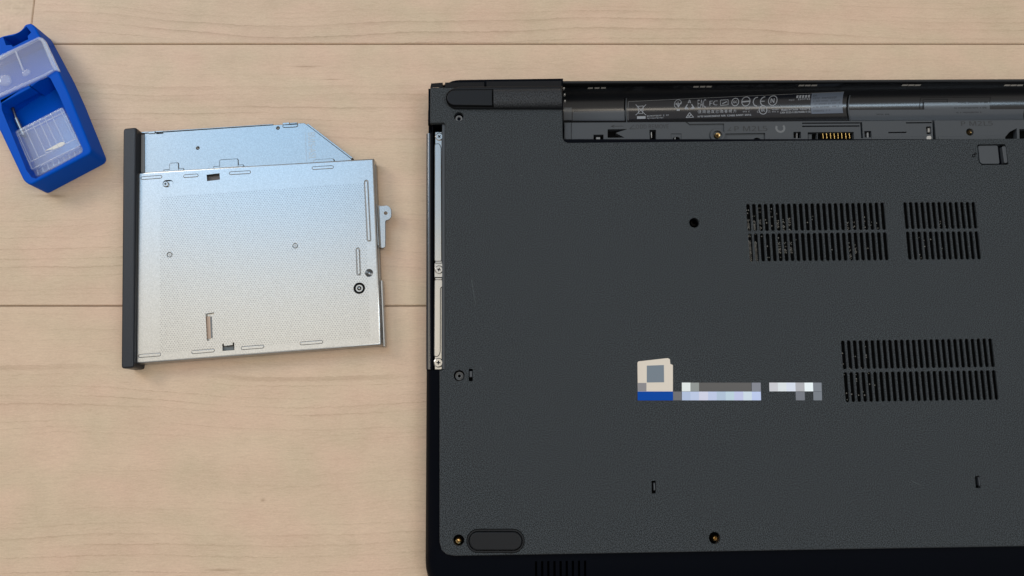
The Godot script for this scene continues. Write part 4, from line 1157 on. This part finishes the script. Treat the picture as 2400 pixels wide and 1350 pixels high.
func drive(steel: Material, bare_steel: Material, edge_steel: Material, dull_steel: Material, dark: Material, pit: Material, grey: Material, deck: Material) -> void:
	var o := thing("optical_drive", "silver slim optical drive with dark plastic bezel lying on the floor", "optical drive", Vector3(-0.1410, 0, -0.0930), 0.07330)
	var ribs := [[Vector2(-59.98, -44.09), Vector2(-50.12, -44.11)], [Vector2(-36.48, -43.47), Vector2(-30.13, -43.50)], [Vector2(-11.31, -43.35), Vector2(-1.19, -43.23)], [Vector2(34.41, -42.96), Vector2(44.56, -42.83)], [Vector2(-60.25, 54.37), Vector2(-50.11, 54.32)], [Vector2(-32.07, 54.40), Vector2(-21.69, 54.25)], [Vector2(-5.87, 54.17), Vector2(4.53, 54.13)], [Vector2(25.36, 53.96), Vector2(35.78, 53.92)]]
	var moats := [[Vector2(63.18, -32.83), Vector2(63.38, 0.03), 1.3], [Vector2(57.14, 5.17), Vector2(57.10, 18.42), 1.3]]
	for r in ribs:
		moats.append([r[0], r[1], 1.0])
	# main cover
	var cuts := [
		prism(stadium(Vector2(-46.80, -39.93), Vector2(-45.16, -39.93), 2.1, 10), 8.6, 20),
		prism(PackedVector2Array([Vector2(-24.73, -43.47), Vector2(-17.55, -43.81), Vector2(-17.34, -40.10), Vector2(-24.39, -39.76)]), 5.5, 20),
		prism(PackedVector2Array([Vector2(-16.70, 51.09), Vector2(-15.90, 51.04), Vector2(-15.80, 52.30), Vector2(-11.16, 52.07), Vector2(-11.26, 50.81), Vector2(-10.36, 50.76), Vector2(-10.29, 54.86), Vector2(-16.61, 54.85)]), 5.5, 20),
		prism(PackedVector2Array([Vector2(-25.57, 34.15), Vector2(-21.01, 33.80), Vector2(-20.91, 35.07), Vector2(-22.16, 35.33), Vector2(-21.77, 47.53), Vector2(-20.30, 48.09), Vector2(-20.19, 48.90), Vector2(-24.83, 49.02)]), 8.0, 20),
		prism(circle(Vector2(62.63, 18.36), 2.2, 24), 8.6, 20),
		prism(circle(Vector2(57.02, 26.39), 3.15, 28), 7.9, 20),
		prism(circle(Vector2(-44.85, 0.42), 1.6, 20), 9.0, 20),
		prism(circle(Vector2(23.23, 0.42), 1.6, 20), 9.0, 20)]
	for r in moats:
		cuts.append(prism(stadium(r[0], r[1], r[2], 8), 8.8, 20))
	bake("cover", carve(pillow(PackedVector2Array([Vector2(-62.84, -47.63), Vector2(67.86, -46.21), Vector2(67.38, 57.72), Vector2(-62.45, 58.39)]), 1.2, 9.5, 0.9, 3), cuts), steel, o)
	part("tray_body", prism(PackedVector2Array([Vector2(-63.58, -46.88), Vector2(66.24, -45.33), Vector2(65.74, 55.41), Vector2(-63.28, 55.79)]), 0.6, 5.6), dull_steel, o)
	for r in ribs:
		part("embossed_rib", pillow(stadium(r[0], r[1], 0.82, 8), 9.0, 9.6, 0.25), steel, o)
	part("groove_rib", pillow(stadium(Vector2(63.22, -32.58), Vector2(63.39, -0.21), 0.7, 8), 8.9, 9.6, 0.3), steel, o)
	part("groove_rib", pillow(stadium(Vector2(57.13, 5.41), Vector2(57.11, 18.19), 0.7, 8), 8.9, 9.6, 0.3), steel, o)
	for r in moats:
		part("groove_floor", prism(stadium(r[0], r[1], r[2] - 0.02, 8), 8.85, 9.02), dull_steel if r[2] > 1.2 else edge_steel, o)  # wide grooves get a darker floor colour in place of shade
	screw(Vector2(-47.39, -39.85), 9.45, 1.65, bare_steel, dark, o, "screw", 0.2)
	screw(Vector2(-44.85, 0.42), 9.5, 1.35, bare_steel, dull_steel, o, "screw", 0.6)
	screw(Vector2(23.23, 0.42), 9.5, 1.35, bare_steel, dull_steel, o, "screw", 0.0)
	part("dimple", lathe(Vector2(62.63, 18.36), PackedVector2Array([Vector2(0, 8.72), Vector2(0.5, 8.7), Vector2(2.18, 9.4)])), mat(0.10, 0.105, 0.11, 0.35, 0.9), o)
	part("dimple_point", lathe(Vector2(62.74, 18.60), PackedVector2Array([Vector2(0, 8.95), Vector2(0.5, 8.9), Vector2(0.7, 8.6)])), bare_steel, o)
	part("stud_seat", lathe(Vector2(57.02, 26.39), PackedVector2Array([Vector2(0, 8.3), Vector2(2.2, 8.3), Vector2(3.12, 9.3)])), dark, o)
	part("stud_ring", lathe(Vector2(57.02, 26.39), PackedVector2Array([Vector2(1.15, 8.3), Vector2(1.2, 9.35), Vector2(1.9, 9.35), Vector2(2.0, 8.3)])), bare_steel, o)
	part("stud", lathe(Vector2(57.02, 26.39), PackedVector2Array([Vector2(0, 9.5), Vector2(0.5, 9.45), Vector2(0.65, 8.3)])), bare_steel, o)
	part("slot_shade", ring_plate(stadium(Vector2(-46.80, -39.93), Vector2(-45.16, -39.93), 2.08, 10), stadium(Vector2(-46.80, -39.93), Vector2(-45.16, -39.93), 1.8, 10), 8.5, 9.0), dark, o)
	part("sprung_tab", prism(PackedVector2Array([Vector2(-25.08, -42.77), Vector2(-18.24, -43.13), Vector2(-18.02, -40.76), Vector2(-24.86, -40.40)]), 5.4, 7.6), mat(0.10, 0.085, 0.08, 0.6), o)
	part("sprung_tab", prism(PackedVector2Array([Vector2(-16.82, 52.76), Vector2(-11.37, 52.59), Vector2(-11.16, 54.43), Vector2(-16.72, 54.48)]), 5.4, 7.9), mat(0.13, 0.145, 0.15, 0.5), o)
	part("ribbon_cable", prism(PackedVector2Array([Vector2(-25.44, 35.63), Vector2(-23.62, 35.53), Vector2(-23.21, 47.53), Vector2(-25.03, 47.63)]), 7.9, 8.25), mat(0.55, 0.40, 0.30, 0.6), o)
	part("ribbon_fold", prism(PackedVector2Array([Vector2(-23.50, 35.77), Vector2(-22.70, 35.71), Vector2(-22.30, 47.14), Vector2(-23.10, 47.31)]), 7.9, 8.4), mat(0.18, 0.185, 0.19, 0.5), o)
	# the lower step beyond the cover
	var step_cuts := [prism(circle(Vector2(-30.13, -59.94), 1.1, 16), 6.2, 20), prism(circle(Vector2(14.77, -68.48), 1.1, 16), 6.2, 20), prism(PackedVector2Array([Vector2(-53.37, -71.97), Vector2(-49.32, -71.92), Vector2(-49.31, -69.78), Vector2(-53.36, -69.82)]), 5.0, 20)]
	bake("step_plate", carve(prism(PackedVector2Array([Vector2(-59.92, -70.81), Vector2(29.29, -70.51), Vector2(30.70, -69.72), Vector2(55.28, -47.42), Vector2(55.12, -42.95), Vector2(-59.52, -43.94)]), 1.0, 8.0, 0.3), step_cuts), bare_steel, o)
	for c in [Vector2(-30.54, -60.34), Vector2(14.47, -68.91)]:
		part("pin", lathe(c, PackedVector2Array([Vector2(0, 6.9), Vector2(0.55, 6.8), Vector2(0.7, 6.2)]), 14), dull_steel, o)
	part("edge_flange", prism(PackedVector2Array([Vector2(-49.70, -71.47), Vector2(12.13, -71.08), Vector2(12.12, -70.62), Vector2(-49.70, -70.96)]), 1.0, 8.2, 0.12), bare_steel, o)
	part("edge_flange", prism(PackedVector2Array([Vector2(31.72, -69.82), Vector2(56.05, -47.84), Vector2(55.21, -47.48), Vector2(30.99, -69.29)]), 1.0, 8.2, 0.12), bare_steel, o)
	part("edge_lip", prism(PackedVector2Array([Vector2(-61.72, -71.87), Vector2(-49.32, -71.77), Vector2(-49.32, -71.01), Vector2(-61.71, -71.07)]), 1.0, 7.9, 0.12), bare_steel, o)
	part("edge_tab", prism(PackedVector2Array([Vector2(-57.54, -71.52), Vector2(-53.85, -71.50), Vector2(-53.84, -70.23), Vector2(-57.53, -70.25)]), 5.0, 8.5, 0.15), bare_steel, o)
	part("edge_tab", prism(PackedVector2Array([Vector2(21.64, -70.87), Vector2(25.71, -70.85), Vector2(25.69, -70.09), Vector2(21.62, -70.11)]), 5.0, 8.6, 0.15), bare_steel, o)
	part("edge_tab", prism(PackedVector2Array([Vector2(17.57, -71.19), Vector2(21.40, -71.16), Vector2(21.37, -69.90), Vector2(17.55, -69.93)]), 5.0, 8.6, 0.15), bare_steel, o)
	part("tab_gap_shade", prism(inset(turned(eased(PackedVector2Array([Vector2(17.55, -69.93), Vector2(25.92, -69.82), Vector2(25.89, -68.81), Vector2(24.93, -68.37), Vector2(18.71, -68.45), Vector2(17.52, -68.79)]), 0.5, 2)), -0.22), 7.9, 8.02 + 0.004 * taken.get("tab_gap_shade", 0)), dark, o)  # dark plate paints the shade of the gap around each tab
	part("raised_tab", prism(eased(PackedVector2Array([Vector2(17.55, -69.93), Vector2(25.92, -69.82), Vector2(25.89, -68.81), Vector2(24.93, -68.37), Vector2(18.71, -68.45), Vector2(17.52, -68.79)]), 0.5, 2), 7.9, 8.2, 0.14), bare_steel, o)
	part("plastic_strip", prism(PackedVector2Array([Vector2(-62.18, -70.54), Vector2(-60.08, -70.51), Vector2(-59.84, -47.96), Vector2(-62.04, -48.00)]), 2.0, 7.4, 0.2), grey, o)
	part("tray_gap", prism(PackedVector2Array([Vector2(-66.73, -69.20), Vector2(-63.36, -69.20), Vector2(-63.13, -48.01), Vector2(-66.70, -48.27)]), 0.6, 4.0), pit, o)
	part("tab_gap_shade", prism(inset(turned(PackedVector2Array([Vector2(-45.77, -47.31), Vector2(-45.56, -51.64), Vector2(-45.09, -52.10), Vector2(-41.18, -52.06), Vector2(-40.71, -51.53), Vector2(-40.58, -47.18)])), -0.22), 7.9, 8.02 + 0.004 * taken.get("tab_gap_shade", 0)), dark, o)
	part("raised_tab", prism(PackedVector2Array([Vector2(-45.77, -47.31), Vector2(-45.56, -51.64), Vector2(-45.09, -52.10), Vector2(-41.18, -52.06), Vector2(-40.71, -51.53), Vector2(-40.58, -47.18)]), 7.9, 8.4, 0.2), bare_steel, o)
	part("tab_gap_shade", prism(inset(turned(PackedVector2Array([Vector2(-48.84, -47.54), Vector2(-48.85, -48.48), Vector2(-37.98, -48.43), Vector2(-37.75, -47.47)])), -0.22), 7.9, 8.02 + 0.004 * taken.get("tab_gap_shade", 0)), dark, o)
	part("raised_tab", prism(PackedVector2Array([Vector2(-48.84, -47.54), Vector2(-48.85, -48.48), Vector2(-37.98, -48.43), Vector2(-37.75, -47.47)]), 7.9, 8.25, 0.15), bare_steel, o)
	part("tab_gap_shade", prism(inset(turned(PackedVector2Array([Vector2(-17.90, -47.25), Vector2(-17.87, -51.60), Vector2(-17.39, -52.06), Vector2(-8.15, -51.93), Vector2(-7.68, -51.40), Vector2(-7.61, -47.24)])), -0.22), 7.9, 8.02 + 0.004 * taken.get("tab_gap_shade", 0)), dark, o)
	part("raised_tab", prism(PackedVector2Array([Vector2(-17.90, -47.25), Vector2(-17.87, -51.60), Vector2(-17.39, -52.06), Vector2(-8.15, -51.93), Vector2(-7.68, -51.40), Vector2(-7.61, -47.24)]), 7.9, 8.4, 0.2), bare_steel, o)
	part("tab_gap_shade", prism(inset(turned(PackedVector2Array([Vector2(-21.44, -47.26), Vector2(-21.20, -48.41), Vector2(-4.88, -48.23), Vector2(-4.42, -47.25)])), -0.22), 7.9, 8.02 + 0.004 * taken.get("tab_gap_shade", 0)), dark, o)
	part("raised_tab", prism(PackedVector2Array([Vector2(-21.44, -47.26), Vector2(-21.20, -48.41), Vector2(-4.88, -48.23), Vector2(-4.42, -47.25)]), 7.9, 8.25, 0.15), bare_steel, o)
	part("tab_gap_shade", prism(inset(turned(eased(PackedVector2Array([Vector2(33.69, -46.19), Vector2(34.45, -47.88), Vector2(35.41, -48.18), Vector2(44.66, -48.13), Vector2(45.60, -47.68), Vector2(45.78, -46.05)]), 0.5, 2)), -0.22), 7.9, 8.02 + 0.004 * taken.get("tab_gap_shade", 0)), dark, o)
	part("raised_tab", prism(eased(PackedVector2Array([Vector2(33.69, -46.19), Vector2(34.45, -47.88), Vector2(35.41, -48.18), Vector2(44.66, -48.13), Vector2(45.60, -47.68), Vector2(45.78, -46.05)]), 0.5, 2), 7.9, 8.9, 0.25), bare_steel, o)
	part("fold_line", prism(PackedVector2Array([Vector2(29.99, -65.09), Vector2(30.10, -65.08), Vector2(30.25, -48.01), Vector2(30.09, -48.02)]), 7.95, 8.03), dull_steel, o)
	var stamp := Shape.new()
	raised_text("BUIS-ASI", Vector2(35.11, -64.46), Vector2(35.39, -49.38), 3.6, 8.04, stamp)
	part("stamped_letters", stamp, mat(0.40, 0.42, 0.43, 0.5, 0.85), o)
	# bezel
	part("bezel", pillow(eased(PackedVector2Array([Vector2(-69.64, -72.74), Vector2(-62.22, -72.92), Vector2(-62.13, 60.66), Vector2(-68.70, 60.62)]), 1.6), 0.2, 12.5, 1.1, 4), grained(mat(0.013, 0.017, 0.025, 0.42, 0.0, 0.45), 8, 55.0, 0.6, 0.6), o, "dark plastic bezel along the drive's left edge")
	part("bezel_back", prism(PackedVector2Array([Vector2(-63.40, -66.25), Vector2(-62.46, -66.31), Vector2(-62.23, -47.32), Vector2(-63.28, -47.40)]), 1.0, 10.2), dark, o)
	part("bezel_back", prism(PackedVector2Array([Vector2(-64.22, -47.22), Vector2(-61.99, -47.06), Vector2(-61.61, 58.34), Vector2(-63.29, 58.22)]), 1.0, 9.0, 0.3), dark, o)
	# mounting bracket
	bake("bracket", carve(prism(eased(PackedVector2Array([Vector2(69.24, -19.31), Vector2(73.60, -19.36), Vector2(75.20, -18.38), Vector2(75.95, -16.62), Vector2(75.76, -12.49), Vector2(74.40, -11.13), Vector2(72.39, -10.80), Vector2(71.72, 4.35), Vector2(69.26, 4.65)]), 0.8), 6.2, 7.2, 0.15), [prism(circle(Vector2(72.73, -14.97), 1.05, 16), 0, 20)]), bare_steel, o, "thin steel bracket with one screw hole")
	part("bracket_flange", prism(PackedVector2Array([Vector2(67.40, -20.55), Vector2(68.11, -20.49), Vector2(68.27, 3.14), Vector2(67.57, 3.09)]), 1.5, 7.6, 0.15), bare_steel, o)
	part("bracket_web", prism(PackedVector2Array([Vector2(67.87, -20.24), Vector2(69.52, -20.12), Vector2(69.89, 3.75), Vector2(68.02, 3.62)]), 1.2, 5.2), dull_steel, o)
	part("rear_lip", prism(PackedVector2Array([Vector2(68.09, 22.22), Vector2(69.13, 22.29), Vector2(68.93, 58.29), Vector2(68.02, 58.34)]), 1.0, 6.2, 0.2), edge_steel, o)
	part("rear_wall", prism(PackedVector2Array([Vector2(66.02, -44.44), Vector2(68.17, -44.28), Vector2(67.57, 56.83), Vector2(65.51, 56.67)]), 0.8, 5.0), dull_steel, o)

func bit_case(bare_steel: Material) -> void:
	var blue := mat(0.0, 0.080, 0.50, 0.42, 0.0, 0.16)
	var o := thing("bit_case", "blue plastic case for screwdriver bits, partly open", "storage case", Vector3(-0.2620, 0, -0.1780), 0.43633)
	var rim := 16.0
	var outline := PackedVector2Array([Vector2(11.36, -39.95), Vector2(14.59, -9.79), Vector2(15.38, 5.93), Vector2(15.76, 43.60), Vector2(-21.34, 46.92), Vector2(-23.71, 43.15), Vector2(-26.30, 10.70), Vector2(-31.25, -37.64), Vector2(-30.03, -39.89), Vector2(-28.25, -40.76), Vector2(-7.50, -43.03), Vector2(-3.73, -42.27), Vector2(0.04, -41.51), Vector2(2.63, -41.73), Vector2(4.74, -42.76), Vector2(6.15, -43.96), Vector2(7.49, -44.20), Vector2(9.58, -43.65), Vector2(10.64, -42.30)])
	var cuts := [prism(PackedVector2Array([Vector2(-20.38, -4.93), Vector2(-2.61, -9.13), Vector2(-2.28, -7.17), Vector2(7.22, -9.44), Vector2(9.00, -7.35), Vector2(10.02, 3.43), Vector2(11.55, 39.48), Vector2(10.69, 41.24), Vector2(8.80, 41.71), Vector2(-17.19, 44.73), Vector2(-19.06, 43.06), Vector2(-20.30, 38.07), Vector2(-21.44, -1.00)]), 3.0, 40), prism(PackedVector2Array([Vector2(-30.56, -30.56), Vector2(11.48, -32.18), Vector2(12.36, -31.05), Vector2(13.46, -10.88), Vector2(-2.20, -10.34), Vector2(-19.51, -9.78), Vector2(-29.50, -9.46)]), 8.0, 40), prism(PackedVector2Array([Vector2(-7.10, -41.98), Vector2(-1.55, -40.54), Vector2(2.34, -40.87), Vector2(4.92, -41.81), Vector2(6.95, -42.58), Vector2(8.17, -38.00), Vector2(5.72, -36.72), Vector2(5.31, -34.77), Vector2(-3.99, -33.98), Vector2(-4.27, -35.39), Vector2(-7.13, -36.59)]), 5.0, 40)]
	bake("tray", carve(pillow(eased(outline, 3.4, 5), 0.3, rim, 1.0, 4), cuts), blue, o)
	part("rim_rail", prism(PackedVector2Array([Vector2(-20.47, -6.90), Vector2(-3.54, -8.59), Vector2(-2.62, -6.91), Vector2(-3.50, -6.49), Vector2(-19.23, -4.67), Vector2(-21.05, -4.41)]), 9.0, 16.0, 0.3), blue, o)
	var film := clear(0.75, 0.82, 0.95, 0.11, 0.08)
	var frost := clear(0.80, 0.86, 0.97, 0.22, 0.12)
	var lid := part("lid", prism(eased(PackedVector2Array([Vector2(-30.07, -29.80), Vector2(11.33, -32.79), Vector2(13.33, -31.29), Vector2(13.96, -28.72), Vector2(15.10, -8.74), Vector2(12.81, -10.08), Vector2(7.69, -8.97), Vector2(-1.94, -8.44), Vector2(-19.45, -7.87), Vector2(-29.49, -7.31)]), 1.5), 15.6, 16.6, 0.3), film, o, "clear plastic lid over the upper compartment")
	part("lid_edge", prism(PackedVector2Array([Vector2(-29.73, -30.37), Vector2(11.49, -32.89), Vector2(13.23, -31.36), Vector2(11.82, -30.17), Vector2(10.47, -31.37), Vector2(-29.00, -28.07)]), 16.0, 17.3, 0.3), frost, lid)
	part("lid_edge", prism(PackedVector2Array([Vector2(13.23, -31.36), Vector2(14.12, -28.82), Vector2(15.38, -8.49), Vector2(13.10, -9.84), Vector2(12.43, -12.95), Vector2(11.95, -29.83)]), 15.8, 17.3, 0.3), frost, lid)
	part("lid_edge", prism(PackedVector2Array([Vector2(12.97, -10.18), Vector2(7.77, -8.83), Vector2(-1.85, -8.30), Vector2(-19.36, -7.73), Vector2(-29.39, -7.17), Vector2(-28.77, -9.08), Vector2(-18.69, -9.77), Vector2(-1.67, -10.31), Vector2(7.88, -10.60), Vector2(11.12, -11.32)]), 15.8, 17.2, 0.3), frost, lid)
	part("lid_rib", prism(PackedVector2Array([Vector2(-3.57, -30.55), Vector2(-2.63, -30.39), Vector2(-2.43, -17.64), Vector2(-3.40, -16.97)]), 16.4, 17.1, 0.25), frost, lid)
	var bulge := Vector2(-2.60, -15.31)
	part("lid_boss", pillow(stadium(bulge, Vector2(-0.98, -15.67), 1.6, 10), 16.4, 17.3, 0.6), film, lid)
	part("lid_boss", pillow(circle(Vector2(-13.77, -16.05), 3.4, 20), 16.4, 17.8, 1.2), film, lid)
	# the clear box of bits inside the lower compartment
	var b := thing("bit_box", "small clear ribbed plastic box lying inside the blue case", "plastic box", Vector3(-0.2620, 0, -0.1780), 0.43633)
	var hull := part("hull", pillow(eased(PackedVector2Array([Vector2(-22.33, 10.20), Vector2(7.37, 7.63), Vector2(9.34, 34.34), Vector2(-21.16, 36.23)]), 1.6), 3.2, 10.5, 0.8), clear(0.72, 0.80, 0.92, 0.22, 0.08), b)
	part("foot_ridge", pillow(eased(PackedVector2Array([Vector2(-22.05, 34.25), Vector2(8.53, 32.58), Vector2(9.09, 36.71), Vector2(-20.70, 39.78)]), 1.6), 3.2, 8.2, 0.7), clear(0.78, 0.84, 0.95, 0.2, 0.2), b)
	var a0 := Vector2(-21.36, 11.47)
	var a1 := Vector2(7.05, 8.89)
	var b0 := Vector2(-19.77, 35.47)
	var b1 := Vector2(8.88, 33.82)
	for u in [0.04, 0.2, 0.36, 0.5, 0.62, 0.76, 0.96]:
		var p := a0.lerp(a1, u)
		var q := b0.lerp(b1, u).lerp(p, 0.18)
		var d := (q - p).normalized().orthogonal() * 0.28
		part("ridge", prism(PackedVector2Array([p - d, p + d, q + d, q - d]), 10.4, 10.9, 0.2), frost, hull)
	for e in [[a0, a1], [b0, b1], [a0, b0], [a1, b1], [a0.lerp(b0, 0.82), a1.lerp(b1, 0.8)], [a0.lerp(b0, 0.08), a1.lerp(b1, 0.1)]]:
		part("edge_ridge", tube([Vector3(e[0].x, 10.4, e[0].y), Vector3(e[1].x, 10.4, e[1].y)], [0.35, 0.35], 8), frost, hull)
	var c0 := Vector2(-20.12, 38.84)
	var c1 := Vector2(8.38, 36.54)
	for k in 9:
		var p := c0.lerp(c1, (k + 0.4) / 9.0)
		var q := b0.lerp(b1, (k + 0.4) / 9.0)
		part("tooth", tube([Vector3(p.x, 8.0, p.y), Vector3(q.x, 8.2, q.y)], [0.55, 0.4], 8), frost, b)
	var glint := PackedVector2Array()
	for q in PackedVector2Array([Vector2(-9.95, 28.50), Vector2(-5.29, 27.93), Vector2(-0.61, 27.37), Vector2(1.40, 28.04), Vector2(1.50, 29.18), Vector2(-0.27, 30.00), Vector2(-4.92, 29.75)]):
		glint.append(q)
	part("painted_glint", prism(glint, 10.4, 10.7, 0.08), mat(0.62, 0.60, 0.56, 0.35), hull)  # pale lens painted as a glint of light on the clear plastic
	# one bit standing out of the box
	var bit := thing("screwdriver_bit", "steel screwdriver bit sticking out of the small clear box", "screwdriver bit", Vector3(-0.2620, 0, -0.1780), 0.43633)
	var bits := mat(0.30, 0.29, 0.27, 0.35, 1.0)
	var p0 := Vector2(-19.36, -6.27)
	var p1 := Vector2(-19.62, -0.20)
	var p2 := Vector2(-19.68, 1.46)
	var p3 := Vector2(-19.45, 8.28)
	var p4 := Vector2(-19.23, 12.84)
	part("hex_shank", tube([Vector3(p2.x, 7.5, p2.y), Vector3(p2.x, 7.5, p2.y) + Vector3(p4.x - p2.x, 0, p4.y - p2.y) * 0.02, Vector3(p4.x, 7.0, p4.y)], [0.7, 1.35, 1.35], 6), mat(0.55, 0.54, 0.50, 0.35, 1.0), bit)
	part("tip", tube([Vector3(p0.x, 7.5, p0.y), Vector3(p0.x, 7.5, p0.y).lerp(Vector3(p1.x, 7.5, p1.y), 0.25), Vector3(p1.x, 7.5, p1.y), Vector3(p2.x, 7.5, p2.y)], [0.2, 0.9, 0.7, 0.9], 10), bits, bit)
